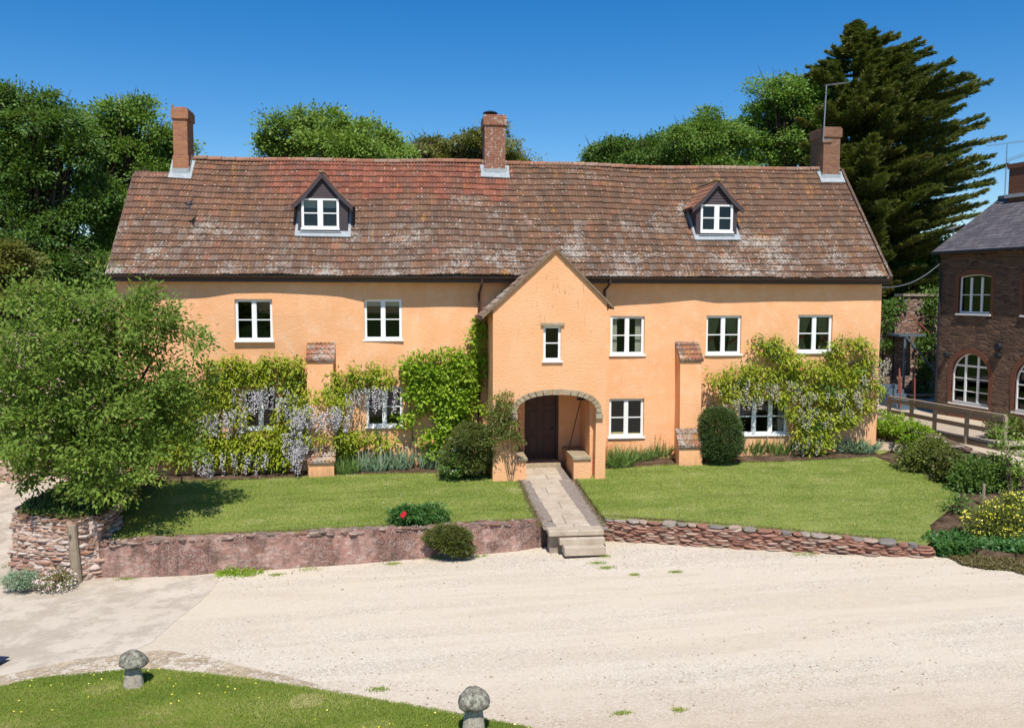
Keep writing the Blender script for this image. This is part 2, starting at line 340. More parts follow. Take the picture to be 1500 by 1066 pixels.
M['lead'] = stone('lead_flashing', (.33, .36, .38), (.46, .49, .50), (.55, .56, .54), .6, 5)
M['coping'] = stone('wall_coping', (.27, .21, .16), (.42, .34, .27), (.50, .47, .40), .54, 5)
M['barge'] = stone('gable_coping', (.19, .14, .09), (.28, .21, .14), (.40, .36, .26), .6, 6)
M['white'] = flat('white_paint', (.80, .80, .78), .45, .4, var=.03)
M['gutter'] = flat('brown_plastic', (.055, .03, .022), .5, .4)
M['clad'] = flat('stained_timber', (.062, .046, .052), .6, .3, var=.3, sc=18)
M['door'] = flat('oak_door', (.075, .032, .022), .5, .35, var=.35, sc=9)
M['timber'] = flat('weathered_timber', (.30, .24, .17), .85, .15, var=.4, sc=9)
M['timber_d'] = flat('dark_timber', (.15, .115, .08), .85, .15, var=.4, sc=9)
M['deck'] = flat('deck_boards', (.44, .36, .28), .85, .15, var=.25, sc=5)
M['bark'] = flat('bark', (.05, .036, .028), .95, .05, var=.5, sc=12)
M['barkg'] = flat('grey_stem', (.20, .16, .11), .95, .05, var=.4, sc=12)
M['metal'] = flat('grey_metal', (.30, .31, .32), .45, .5, .6)
M['dmetal'] = flat('black_metal', (.012, .014, .022), .6, .4)
M['rust'] = flat('rust_paint', (.24, .075, .045), .7, .3, var=.3)
M['blue'] = flat('blue_grey_metal', (.10, .14, .17), .6, .3)
M['navy'] = flat('navy_paint', (.012, .022, .07), .35, .5)
M['curtain'] = flat('cream_curtain', (.62, .60, .50), .9, .1, var=.15)
M['curtain_g'] = flat('patterned_curtain', (.36, .33, .17), .9, .1, var=.35, sc=14)
M['red_cloth'] = flat('red_tieback', (.45, .04, .03), .9, .1)
M['room_shade'] = flat('dark_room_shade', (.022, .02, .018), .95, .05)  # near-black colour stands in for the shade of unlit interiors
M['plaster_in'] = M['render']
M['bird'] = flat('bird_feathers', (.006, .010, .03), .5, .4)
t = MT('slate', .65, .3); s_ = t.N('SeparateXYZ'); t.L(t.pos(), s_.inputs[0]); cb = t.N('CombineXYZ'); t.L(s_.outputs[1], cb.inputs[0]); t.L(s_.outputs[2], cb.inputs[1])
b = t.N('TexBrick'); t.L(cb.outputs[0], b.inputs['Vector']); b.inputs['Scale'].default_value = 1; b.inputs['Brick Width'].default_value = .3; b.inputs['Row Height'].default_value = .14; b.inputs['Mortar Size'].default_value = .006
b.inputs['Color1'].default_value = (.13, .115, .125, 1); b.inputs['Color2'].default_value = (.085, .078, .09, 1); b.inputs['Mortar'].default_value = (.03, .028, .03, 1)
c = t.mix(t.ramp(t.noise(2.2, 6, .75), [(.5, 0), (.66, .6)]), b.outputs[0], (.24, .22, .21)); t.col(c); t.bump(t.math('MULTIPLY', b.outputs['Fac'], -1), .012, .8); M['slate'] = t.m
# window glass: thin sheet, clear with mirror reflection
t = MT('window_glass'); tr = t.N('BsdfTransparent'); tr.inputs[0].default_value = (.72, .76, .75, 1); gl = t.N('BsdfGlossy'); gl.inputs['Roughness'].default_value = .02; gl.inputs[0].default_value = (.9, .95, 1, 1)
lw = t.N('Fresnel'); lw.inputs[0].default_value = 1.5; mx = t.N('MixShader'); t.L(t.math('ADD', t.math('MULTIPLY', lw.outputs[0], 1.0), .005), mx.inputs[0]); t.L(tr.outputs[0], mx.inputs[1]); t.L(gl.outputs[0], mx.inputs[2]); t.L(mx.outputs[0], t.out.inputs[0]); M['glass'] = t.m
# foliage: 'v' is each leaf's own hue/age
def leafm(name, a, b, c3=None, tr=.35, rough=.5, spec=.35):
    t = MT(name, rough, spec); v = t.attr('v', 'Fac')
    stops = [(0, a), (.75, b), (1, c3 or b)]; c = t.ramp(v, stops); t.col(c)
    tl = t.N('BsdfTranslucent'); g = t.mix(.5, c, (.30, .42, .02), 'MIX') if c3 is None or True else c; 
    if tr > 0:
        t.L(g, tl.inputs[0]); mx = t.N('MixShader'); mx.inputs[0].default_value = tr; t.L(t.b.outputs[0], mx.inputs[1]); t.L(tl.outputs[0], mx.inputs[2]); t.L(mx.outputs[0], t.out.inputs[0])
    return t.m
M['lf_syc'] = leafm('sycamore_leaves', (0.05, 0.115, 0.02), (0.106, 0.194, 0.032), (0.175, 0.258, 0.055), .3)
M['lf_ash'] = leafm('ash_leaves', (0.115, 0.198, 0.026), (0.211, 0.32, 0.045), (0.294, 0.41, 0.077), .3)
M['lf_lt'] = leafm('light_leaves', (0.128, 0.237, 0.036), (0.205, 0.346, 0.058), (0.282, 0.422, 0.102), .35)
M['lf_ol'] = leafm('olive_leaves', (0.109, 0.122, 0.023), (0.192, 0.186, 0.032), (0.282, 0.205, 0.038), .25)
M['lf_oak'] = leafm('oak_leaves', (0.083, 0.16, 0.023), (0.16, 0.275, 0.038), (0.23, 0.346, 0.064), .25)
M['lf_cyp'] = leafm('cypress_sprays', (.06, .085, .024), (.14, .155, .042), (.30, .21, .07), .2, .8, .1)
M['lf_cher'] = leafm('cherry_leaves', (.095, .16, .024), (.20, .30, .048), (.40, .36, .12), .34, .6, .2)
M['lf_wis'] = leafm('wisteria_leaves', (.22, .29, .015), (.40, .45, .03), (.52, .52, .07), .35)
M['lf_vine'] = leafm('vine_leaves', (.16, .29, .015), (.31, .45, .03), (.44, .53, .06), .35)
M['lf_bush'] = leafm('bush_leaves', (.06, .085, .016), (.115, .125, .024), (.17, .13, .05), .2)
M['lf_yew'] = leafm('clipped_leaves', (.035, .065, .016), (.075, .12, .028), (.12, .16, .045), .15)
M['lf_rose'] = leafm('rose_leaves', (.09, .12, .02), (.16, .19, .035), (.26, .22, .06), .25)
M['lf_iris'] = leafm('iris_blades', (.14, .21, .12), (.24, .34, .20), (.36, .44, .26), .15)
M['lf_grs'] = leafm('grass_blades', (.12, .20, .03), (.29, .36, .06), (.52, .48, .20), .3, .6, .15)
M['lf_day'] = leafm('strap_leaves', (.09, .16, .04), (.17, .27, .06), (.3, .36, .12), .2)
M['lf_brn'] = leafm('brown_cover', (.11, .075, .03), (.17, .13, .045), (.12, .15, .04), .1)
M['lf_dk'] = leafm('ivy_leaves', (.05, .11, .015), (.10, .18, .025), (.16, .22, .05), .2)
M['lf_peo'] = leafm('peony_leaves', (.03, .10, .02), (.06, .16, .03), (.1, .2, .04), .2)
M['fl_wis'] = leafm('wisteria_flowers', (.38, .36, .39), (.58, .55, .57), (.72, .70, .68), 0, .8, .1)
M['fl_wis2'] = leafm('faded_wisteria_flowers', (.34, .33, .22), (.50, .48, .36), (.60, .57, .48), 0, .8, .1)
M['fl_yel'] = leafm('yellow_flowers', (.62, .56, .03), (.80, .74, .10), (.85, .82, .3), 0, .7, .1)
M['fl_pnk'] = leafm('pink_white_flowers', (.62, .36, .38), (.75, .62, .60), (.80, .76, .72), 0, .7, .1)
M['fl_red'] = flat('crimson_petals', (.50, .012, .03), .6, .3)
M['fl_wht'] = flat('white_petals', (.80, .78, .72), .6, .3)
M['fl_org'] = flat('orange_petals', (.75, .24, .07), .6, .3)

# ------------------------------------------------------------ leaves
def nrm(a): return a/np.maximum(1e-9, np.linalg.norm(a, axis=-1, keepdims=True))
def leaves(name, mat, parent, P, D, Ln, Wd, V, face=None, curl=.0, **tg):
    """one rhombic leaf per row"""
    n = len(P); P = np.asarray(P, float); D = nrm(np.asarray(D, float)); Ln = np.broadcast_to(Ln, n)[:, None]; Wd = np.broadcast_to(Wd, n)[:, None]
    R = rng.normal(size=(n, 3)) if face is None else face+rng.normal(size=(n, 3))*.45
    S = nrm(np.cross(D, R)); Nn = np.cross(S, D)
    v = np.empty((n, 4, 3)); v[:, 0] = P; v[:, 1] = P+D*Ln*.45+S*Wd*.5+Nn*Ln*curl; v[:, 2] = P+D*Ln; v[:, 3] = P+D*Ln*.45-S*Wd*.5+Nn*Ln*curl
    me = bpy.data.meshes.new(name); me.vertices.add(n*4); me.vertices.foreach_set('co', v.ravel().astype('f'))
    me.loops.add(n*4); me.loops.foreach_set('vertex_index', np.arange(n*4, dtype='i'))
    me.polygons.add(n); me.polygons.foreach_set('loop_start', np.arange(0, n*4, 4, dtype='i'))
    me.update(calc_edges=True); at = me.attributes.new('v', 'FLOAT', 'FACE'); at.data.foreach_set('value', np.clip(np.broadcast_to(V, n), 0, 1).astype('f'))
    o = link(name, me, mat, parent); return tag(o, **tg) if tg else o
def sph(n):
    return nrm(rng.normal(size=(n, 3)))
def crown_pts(lobes, per_m2, nleaf, spread, inner=.25, front=.5, flat_=.6, rough=.18):
    """clumps of leaves over ellipsoid lobes. returns P, D(outward), V"""
    Ps = []; Ds = []; Vs = []
    L = [(np.array(c, float), np.array(r, float)) for c, r in lobes]
    for c, r in L:
        area = 4*math.pi*((r[0]*r[1])**1.6/3+(r[0]*r[2])**1.6/3+(r[1]*r[2])**1.6/3)**(1/1.6)
        k = max(6, int(area*per_m2)); d = sph(k); keep = (d[:, 1] < .35) | (rng.random(k) > front); d = d[keep]; k = len(d)
        bumps = 1+rough*rng.normal(size=(k, 1)); sh = rng.random((k, 1)) < inner
        rr = np.where(sh, .45+.4*rng.random((k, 1)), np.clip(bumps, .72, 1.3)); q = c+d*r*rr
        ok = np.ones(k, bool)
        for c2, r2 in L:
            if c2 is c: continue
            ok &= (np.sum(((q-c2)/r2)**2, axis=1) > .55)
        q = q[ok]; d = d[ok]; k = len(q)
        if k == 0: continue
        cv = np.clip(rng.random(k)*.7+rng.random()*.55-.12, 0, 1)
        off = rng.normal(size=(k, nleaf, 3))*spread*(.6+.8*rng.random((k, 1, 1))); off[..., 2] *= flat_
        Ps.append((q[:, None]+off).reshape(-1, 3)); Ds.append((d[:, None]*.8+nrm(off)*.6+rng.normal(size=off.shape)*.4+np.array([0, 0, -.12])).reshape(-1, 3))
        Vs.append((cv[:, None]*.55+rng.random((k, nleaf))*.45).ravel())
    return np.concatenate(Ps), np.concatenate(Ds), np.concatenate(Vs)
UPSUN = np.array([0, -.55, .85])
def crown(name, mat, parent, lobes, per_m2, nleaf, spread, ln, wd, aim=.9, **kw):
    P, D, V = crown_pts(lobes, per_m2, nleaf, spread, **kw); n = len(P)
    return leaves(name, mat, parent, P, D, ln*(.6+.8*rng.random(n)), wd*(.6+.8*rng.random(n)), V, face=UPSUN*aim, curl=.08)
def boughs(lobes, k=9, f=(.30, .46), core=.62, far=(.62, .85)):
    out = []
    for c, r in lobes:
        c = np.array(c); r = np.array(r); out.append((tuple(c), tuple(r*core)))
        for _ in range(k):
            d = nrm(rng.normal(size=3)); 
            if d[1] > .5: d[1] *= -1
            g = rng.uniform(*f); out.append((tuple(c+d*r*rng.uniform(*far)), tuple(r*g*np.array([1.15, 1.0, .8]))))
    return out
def pxlobe(px, py, rx, ry, Y, dep=None):
    """lobe centred behind a picture point at real distance Y, real radii"""
    c = atY(px, py, Y); m = np.dot(c-CAM, cf)/FPX; return (tuple(c), (rx*m, (dep if dep else (rx+ry)/2*m), ry*m))
def trunk_mesh(base, top, r, limbs, bend=.15):
    m = MB(); base = Vector(base); top = Vector(top); pts = []; rad = []
    for k in range(7):
        t_ = k/6; pts.append(base.lerp(top, t_)+Vector((math.sin(t_*4)*bend, math.cos(t_*3)*bend-bend, 0))); rad.append(r*(1.25-t_*.75) if k else r*1.6)
    m.tube(pts, rad, 9)
    for e in limbs:
        s_ = pts[random.choice((3, 4, 5))]; e = Vector(e); mid = s_.lerp(e, .5)+Vector((random.uniform(-.2, .2), random.uniform(-.2, .2), .15))
        m.tube([s_, mid, e], [r*.45, r*.28, r*.06], 6)
        for q in range(3):
            f = e+Vector((random.uniform(-.8, .8), random.uniform(-.8, .8), random.uniform(-.2, .9)))
            m.tube([mid.lerp(e, .3*q+.2), f], [r*.14, r*.03], 5)
    return m
def tree(name, label, lobes, base, r, mat, per_m2=2.2, nleaf=26, spread=.35, ln=.2, wd=.13, group=None, cat='tree', bark='bark', **kw):
    t_ = thing(name, base, label, cat, group)
    cs = [l[0] for l in lobes]; top = np.mean(cs, axis=0)
    trunk_mesh(base, top, r, cs).build('trunk', M[bark], t_, smooth=True)
    crown('crown', M[mat], t_, lobes, per_m2, nleaf, spread, ln, wd, **kw)
    return t_
# ============================================================ GROUND AND PATHS
m = MB(); m.poly([(-900, -300, -1.75), (900, -300, -1.75), (900, 900, -1.75), (-900, 900, -1.75)]); m.build('ground', M['field'], kind='structure')
m = MB(); nx, ny = 60, 24                                           # hills behind the farm
for j in range(ny):
    for i in range(nx): 
        X = -500+i*1000/(nx-1); Y = 70+j*16
        h = -3+min(1, j/12)**1.5*(27+4*math.sin(X*.012+1)+3*math.sin(X*.03))
        m.V((X, Y, h))
for j in range(ny-1):
    for i in range(nx-1): m.F((j*nx+i, j*nx+i+1, (j+1)*nx+i+1, (j+1)*nx+i))
m.build('hill', M['field'], kind='structure', smooth=True)
def sheet(name, pts, mat, off=0.0, step=.6, zf=None, amp=0.0, skirt=0, **kw):
    """outline (x,y) laid on a sloping surface, filled with a grid so it can be uneven"""
    m = MB(); xs = [p[0] for p in pts]; ys = [p[1] for p in pts]
    bm = bmesh.new(); vs = [bm.verts.new((p[0], p[1], 0)) for p in pts]; bm.faces.new(vs)
    for ax, lo, hi in ((0, min(xs), max(xs)), (1, min(ys), max(ys))):
        k = math.ceil(lo/step)*step
        while k < hi:
            co = (k, 0, 0) if ax == 0 else (0, k, 0); no = (1, 0, 0) if ax == 0 else (0, 1, 0)
            bmesh.ops.bisect_plane(bm, geom=bm.verts[:]+bm.edges[:]+bm.faces[:], plane_co=co, plane_no=no); k += step
    for v in bm.verts: v.co.z = (zf or gz)(v.co.x, v.co.y)+off+amp*(math.sin(v.co.x*1.7+1)*math.sin(v.co.y*1.3)+.5*math.sin(v.co.x*3.1+v.co.y*2.3))
    me = bpy.data.meshes.new(name); bm.normal_update()
    for f in bm.faces:
        if f.normal.z < 0: f.normal_flip()
        f.smooth = True
    if skirt:
        r_ = bmesh.ops.extrude_edge_only(bm, edges=[e for e in bm.edges if e.is_boundary])
        for v in r_['geom']:
            if isinstance(v, bmesh.types.BMVert): v.co.z -= skirt
    bm.to_mesh(me); bm.free(); o = link(name, me, mat); return tag(o, kind='structure', **kw)
sheet('gravel_yard', [(-45, -34), (30, -34), (30, 4), (15.7, 4), (15.7, -4), (-9.2, -3.5), (-9.2, 30), (-45, 30)], M['gravel'], step=1.2)
def G2(l): return [tuple(atG(*q)[:2]) for q in l]
# concrete track on the left and its ragged end
cp = G2([(322, 842), (312, 862), (290, 884), (262, 905), (243, 922), (222, 941), (190, 955), (120, 972), (60, 985), (0, 1002), (-120, 1030)])
sheet('concrete_road', cp+[(-30, -14), (-30, 26), (-9.3, 26), (-9.3, -3), (-7.6, -6.3)], M['concrete'], off=.006, step=.9)
vg = G2([(-60, 1012), (0, 990), (60, 978), (110, 966), (180, 958), (235, 952), (300, 960), (350, 975), (420, 990), (500, 1012), (600, 1034), (700, 1052), (840, 1080), (700, 1080), (500, 1036), (400, 1012), (300, 1000), (200, 998), (100, 1006), (0, 1030)])
sheet('dry_verge', vg, M['verge'], off=.012, step=.5)
FRT = [(-140, 1040), (0, 1010), (60, 997), (120, 992), (180, 986), (235, 985), (300, 991), (380, 1001), (450, 1012), (530, 1026), (600, 1037), (680, 1052), (760, 1068), (900, 1100), (900, 1400), (-140, 1400)]
fl = G2(FRT)
def fz(X, Y): return gz(X)+.05
sheet('front_lawn', fl, M['lawn_f'], zf=fz, step=.5, amp=.012)

# retaining wall lines, from their feet
LW = [atG(*q) for q in [(145, 845), (200, 845), (260, 843), (320, 838), (400, 833), (480, 828), (560, 822), (640, 815), (700, 811), (760, 806), (806, 798)]]
LTOP = [797, 792, 789, 787, 783, 779, 775, 771, 769, 766, 763]
LTOP = [float(atY(q[0], y, p[1]+.0)[2]) for q, y, p in zip([(145,), (200,), (260,), (320,), (400,), (480,), (560,), (640,), (700,), (760,), (806,)], LTOP, LW)]
RW = [atG(*q) for q in [(888, 792), (960, 796), (1040, 801), (1120, 806), (1200, 810), (1280, 814), (1360, 817)]]
RTOP = [float(atY(x, y, p[1])[2]) for x, y, p in zip((888, 960, 1040, 1120, 1200, 1280, 1360), (760, 765, 770, 777, 784, 791, 800), RW)]
print('LW', [tuple(round(float(v), 2) for v in p) for p in LW], [round(v, 2) for v in LTOP]); print('RW', [tuple(round(float(v), 2) for v in p) for p in RW], [round(v, 2) for v in RTOP])
wl = [(p[0], p[1], t_) for p, t_ in zip(LW, LTOP)]; wr = [(p[0], p[1], t_) for p, t_ in zip(RW, RTOP)]
allw = wl+wr
def lawn_z(X, Y):   # smooth from house foot to the wall tops
    xs = [p[0] for p in allw]; yw = np.interp(X, xs, [p[1] for p in allw]); zt = np.interp(X, xs, [p[2] for p in allw])-.03
    z0 = .0+.014*X; t_ = max(0.0, min(1.15, (Y)/(yw+1e-6))); return float(z0*(1-t_)+zt*t_)+.02*math.sin(X*1.1)*math.sin(Y*1.4)
def atLn(px, py):
    d = ray(px, py); lo, hi = .004, .06
    for _ in range(40):
        mid = (lo+hi)/2; p = CAM+d*mid*1.0
        if p[2] > lawn_z(p[0], p[1]): lo = mid
        else: hi = mid
    return CAM+d*lo
PATHX = lambda Y: (3.28+(-1.9-Y)*.02, 4.72)
left = [(-8.6, .3)]+[(p[0], p[1]+.12) for p in wl]+[(3.36, .3)]
sheet('lawn', [(-8.6, .3)]+[(p[0], p[1]+.12) for p in wl[:-1]]+[(3.35, wl[-1][1]+.15), (3.30, -1.6), (3.3, .3)], M['lawn'], zf=lawn_z, step=.5)
sheet('lawn', [(4.95, -1.6)]+[(p[0], p[1]+.12) for p in wr]+[(14.2, -6.9), (17.5, -6.5), (18.5, -3), (15.8, .6), (5.9, .3)], M['lawn'], zf=lawn_z, step=.5)
bed = [tuple(atLn(*q)[:2]) for q in [(1372, 795), (1362, 770), (1395, 742), (1410, 716), (1370, 700), (1310, 680), (1280, 668), (1400, 640), (1560, 700), (1600, 815), (1480, 812)]]
sheet('flower_bed', bed, M['soil'], zf=lawn_z, off=.012, step=.5, amp=.01, skirt=.8)
bed2 = [(-8.4, .2), (-8.4, -1.0), (-6, -.9), (-3.4, -.75), (2.3, -.8), (2.4, .2)]; sheet('flower_bed', bed2, M['soil'], zf=lawn_z, off=.014, step=.5, amp=.008)
bed3 = [(5.95, .2), (5.95, -.95), (7.3, -.8), (9.5, -.7), (11, -.85), (13, -.7), (15.5, -.6), (15.5, .2)]; sheet('flower_bed', bed3, M['soil'], zf=lawn_z, off=.014, step=.5, amp=.008)
# flag path between porch and steps
YP0, YP1 = -1.95, float(atLn(845, 775)[1])
m = MB(); y = -.2
def pz(X, Y): return lawn_z(4.0, Y)+.03
random.seed(3)
y = .35
while y > YP1-.1:
    h = random.uniform(.5, .85); y2 = max(YP1-.15, y-h); xa, xb = 3.52, 4.42
    if y > -1.9: xa, xb = 3.42, 4.55
    xs = [xa, xa+random.uniform(.35, .6)*(xb-xa), xb] if random.random() < .75 else [xa, xb]
    for a, b in zip(xs[:-1], xs[1:]):
        sh = (-1.9-y)*.03 if y < -1.9 else 0
        m.hexa([(a+sh+.012, y2+.012, pz(a, y2)-.1), (b+sh-.012, y2+.012, pz(b, y2)-.1), (b+sh-.012, y-.012, pz(b, y)-.1), (a+sh+.012, y-.012, pz(a, y)-.1), (a+sh+.012, y2+.012, pz(a, y2)), (b+sh-.012, y2+.012, pz(b, y2)), (b+sh-.012, y-.012, pz(b, y)), (a+sh+.012, y-.012, pz(a, y))])
    y = y2
m.build('path', M['flag'], kind='structure')
side = [(3.22, .35), (3.22, -1.9), (3.24, -3), (3.3, YP1-.1), (4.95, YP1-.1), (4.92, -3), (4.78, -1.9), (4.7, .35)]
sheet('path_edging', side, M['cobble'], zf=lawn_z, off=.016, step=.3, amp=.004)

# ============================================================ GARDEN WALLS
def smoothn(x, y): return math.sin(x*2.1+y*1.3)*.4+math.sin(x*5.3-y*2.9)*.25+math.sin(x*11.7+y*7.7)*.15
def wallstrip(name, P, top, mat, thick, label, step=.14, amp=.035, cap=None, capmat=None, base_drop=.3, cat='garden wall'):
    ln = [0]
    for a, b in zip(P[:-1], P[1:]): ln.append(ln[-1]+math.hypot(b[0]-a[0], b[1]-a[1]))
    n = max(2, int(ln[-1]/step)); m = MB(); rows = 9; grid = []
    th = thing(name, (P[len(P)//2][0], P[len(P)//2][1], P[len(P)//2][2]), label, cat)
    capm = MB()
    for i in range(n+1):
        s_ = ln[-1]*i/n; X = np.interp(s_, ln, [p[0] for p in P]); Y = np.interp(s_, ln, [p[1] for p in P]); Z0 = np.interp(s_, ln, [p[2] for p in P])-base_drop; Zt = np.interp(s_, ln, top)+.03*smoothn(s_*.9, 2)
        j = min(len(P)-2, max(0, int(np.searchsorted(ln, s_))-1)); dx, dy = P[j+1][0]-P[j][0], P[j+1][1]-P[j][1]; l = math.hypot(dx, dy); nx_, ny_ = dy/l, -dx/l
        col_ = []
        for k in range(rows+1):
            z = Z0+(Zt-Z0)*k/rows; o = amp*smoothn(s_*1.6, z*4)+.07*(1-k/rows); col_.append(m.V((X+nx_*o, Y+ny_*o, z)))
        col_.append(m.V((X-nx_*thick*.4, Y-ny_*thick*.4, Zt+.02*smoothn(s_*3, 5)))); col_.append(m.V((X-nx_*thick, Y-ny_*thick, Zt-.02))); col_.append(m.V((X-nx_*thick, Y-ny_*thick, Z0)))
        grid.append(col_)
    for a, b in zip(grid[:-1], grid[1:]):
        for k in range(len(a)-1): m.F((a[k], b[k], b[k+1], a[k+1]))
    m.F(grid[0]); m.F(grid[-1][::-1]); m.build('masonry', mat, th)
    if cap:
        s_ = 0
        while s_ < ln[-1]:
            wd = random.uniform(*cap); X = np.interp(s_+wd/2, ln, [p[0] for p in P]); Y = np.interp(s_+wd/2, ln, [p[1] for p in P]); Zt = np.interp(s_+wd/2, ln, top)
            capm.rock((X+random.uniform(-.02, .02), Y+thick*.42, Zt+.0), (wd*.52, thick*.5, random.uniform(.025, .055)), .2, 7, 4); s_ += wd*random.uniform(.95, 1.2)
        capm.build('coping', capmat or M['coping'], th)
    return th
random.seed(11)
wallstrip('retaining_wall', LW, LTOP, M['pinkwall'], .34, 'pink limewashed garden wall with crumbling top left of the path steps', cap=None)
th = [o for o in COL.objects if o.name == 'retaining_wall'][0]; m = MB(); xs9 = [p[0] for p in LW]
for k in range(420):
    X = random.uniform(xs9[0], xs9[-1]); Y = float(np.interp(X, xs9, [p[1] for p in LW])); Zt = float(np.interp(X, xs9, LTOP)); m.cur = random.choice([(.30, .16, .11), (.38, .26, .2), (.22, .14, .11), (.44, .33, .27), (.26, .2, .16)])
    m.rock((X, Y+random.uniform(-.0, .3), Zt+random.uniform(-.07, .015)), (random.uniform(.04, .15), random.uniform(.05, .1), random.uniform(.015, .04)), .22, 6, 4, .3)
m.build('top_stones', M['attr'], th)
# right dry-stone wall of individual stones in courses
th = thing('retaining_wall', RW[3], 'low red dry stone wall along the lawn right of the path steps', 'garden wall')
m = MB(); ln = [0]
for a, b in zip(RW[:-1], RW[1:]): ln.append(ln[-1]+math.hypot(b[0]-a[0], b[1]-a[1]))
cols = [(.40, .19, .13), (.46, .25, .18), (.34, .17, .12), (.46, .33, .25), (.33, .22, .17), (.52, .34, .26)]
capc = [(.30, .26, .22), (.40, .34, .28), (.24, .22, .20), (.48, .36, .28), (.34, .17, .12)]
zc = -.12; course = 0
while True:
    hgt = random.uniform(.045, .075); done = True; s_ = -random.random()*.2
    while s_ < ln[-1]+.05:
        wd = random.uniform(.16, .55); sm = min(ln[-1], max(0, s_+wd/2)); X = np.interp(sm, ln, [p[0] for p in RW]); Y = np.interp(sm, ln, [p[1] for p in RW]); Z0 = np.interp(sm, ln, [p[2] for p in RW]); Zt = np.interp(sm, ln, RTOP)
        zz_ = Z0+zc+hgt/2
        if zz_ < Zt-.09:
            done = False; m.cur = random.choice(cols); m.rock((X, Y+.16+random.uniform(-.02, .02), zz_), (wd*.52, .2+random.uniform(-.03, .03), hgt*.52), .07, 8, 4, .2)
        s_ += wd*.97
    zc += hgt*.94
    if done: break
m.cur = (.26, .13, .09)
for a, b, ta, tb in zip(RW[:-1], RW[1:], RTOP[:-1], RTOP[1:]):
    m.hexa([(a[0], a[1]+.03, a[2]-.3), (b[0], b[1]+.03, b[2]-.3), (b[0], b[1]+.4, b[2]-.3), (a[0], a[1]+.4, a[2]-.3), (a[0], a[1]+.03, ta-.1), (b[0], b[1]+.03, tb-.1), (b[0], b[1]+.4, tb-.1), (a[0], a[1]+.4, ta-.1)])
m.build('masonry', M['attr'], th)
m = MB(); s_ = 0
while s_ < ln[-1]:
    wd = random.uniform(.18, .5); sm = min(ln[-1], s_+wd/2); X = np.interp(sm, ln, [p[0] for p in RW]); Y = np.interp(sm, ln, [p[1] for p in RW]); Zt = np.interp(sm, ln, RTOP)
    m.cur = random.choice(capc); m.rock((X, Y+.17+random.uniform(-.03, .03), Zt-.045), (wd*.52, .19, random.uniform(.03, .075)), .2, 7, 4, .35); s_ += wd*.98
m.build('coping', M['attr'], th)
# bastion: taller stone corner under the cherry tree
B0 = [atG(42, 852), atG(66, 860), atG(110, 855), atG(145, 845)]
b_l = atG(20, 815); b_l2 = np.array([-9.6, -2.2, gz(-9.6)])
th = thing('corner_wall', B0[1], 'tall rounded rubble wall corner holding up the cherry tree, behind the post', 'garden wall')
pts = [b_l2, np.array([-9.75, -4.6, gz(-9.7)]), np.array([-9.45, -5.9, gz(-9.4)]), atG(70, 850), atG(108, 852), atG(146, 845), np.array([LW[0][0]+.12, LW[0][1]+1.2, gz(-7)])]
bt = float(atY(80, 762, pts[3][1])[2]); m = MB(); n = len(pts); ring = []
for k in range(n-1):
    for q in range(5):
        s_ = q/5; ring.append(pts[k]*(1-s_)+pts[k+1]*s_)
ring.append(pts[-1]); cen = np.array([-8.4, -3.6, 0]); R_ = []
for j in range(9):
    z_ = j/8; row = []
    for k, p in enumerate(ring):
        d = cen[:2]-p[:2]; d = d/np.linalg.norm(d); o = .09*(1-z_)-.03*smoothn(k*.7, z_*6); row.append(m.V((p[0]-d[0]*o, p[1]-d[1]*o, (p[2]-.3)*(1-z_)+(bt+.04*smoothn(k*.8, 1))*z_)))
    R_.append(row)
for a, b in zip(R_[:-1], R_[1:]):
    for k in range(len(a)-1): m.F((a[k], a[k+1], b[k+1], b[k]))
sm_ = MB(); random.seed(19)
bc = [(.50, .33, .25), (.62, .50, .42), (.40, .22, .16), (.58, .38, .28), (.33, .22, .17), (.66, .57, .50), (.46, .24, .15)]
ln2 = [0]
for a, b in zip(ring[:-1], ring[1:]): ln2.append(ln2[-1]+math.hypot(b[0]-a[0], b[1]-a[1]))
zc = 0.0
while zc < 1.0:
    hgt = random.uniform(.055, .11)/1.3; s_ = 0
    while s_ < ln2[-1]:
        wd = random.uniform(.12, .38); q_ = min(ln2[-1], s_+wd/2); p_ = np.array([np.interp(q_, ln2, [r[k] for r in ring]) for k in range(3)]); d = cen[:2]-p_[:2]; d = d/np.linalg.norm(d); z = (p_[2]-.1)*(1-zc)+(bt-.03)*zc; o = .09*(1-zc)+random.uniform(-.045, .0)
        if random.random() < .9: sm_.cur = random.choice(bc); sm_.rock((p_[0]-d[0]*o+d[0]*.05, p_[1]-d[1]*o+d[1]*.05, z), (wd*.50*(.55+.45*abs(d[1]))+.03, wd*.50*(.55+.45*abs(d[0]))*.6+.05, hgt*.62), .14, 8, 4, .35)
        s_ += wd*.98
    zc += hgt*.95
sm_.build('face_stones', M['attr'], th)
tc = m.V((cen[0], cen[1], bt-.02))
for k in range(len(ring)-1): m.F((R_[-1][k], R_[-1][k+1], tc))
m.build('masonry', M['bastion'], th)
m = MB(); m.poly([(p[0]*.93+cen[0]*.07, p[1]*.93+cen[1]*.07, bt+.03) for p in pts]+[(-7.3, -.6, bt-.05), (-9.4, -.6, bt-.05)]); m.build('soil_top', M['soil'], th)
m = MB()
for k in range(len(ring)*3):
    p = ring[min(len(ring)-1, k//3)]*(1-(k % 3)/3)+ring[min(len(ring)-1, k//3+1)]*((k % 3)/3); u = random.uniform(0, .05)
    if random.random() < .8: m.cur = random.choice([(.30, .17, .11), (.42, .30, .22), (.22, .13, .09), (.5, .4, .32), (.33, .2, .12)]); m.rock((p[0]*(1-u)+cen[0]*u, p[1]*(1-u)+cen[1]*u, bt+random.uniform(-.06, .04)), (random.uniform(.06, .15), random.uniform(.06, .12), random.uniform(.02, .05)), .25, 6, 4, .35)
m.build('coping', M['attr'], th)
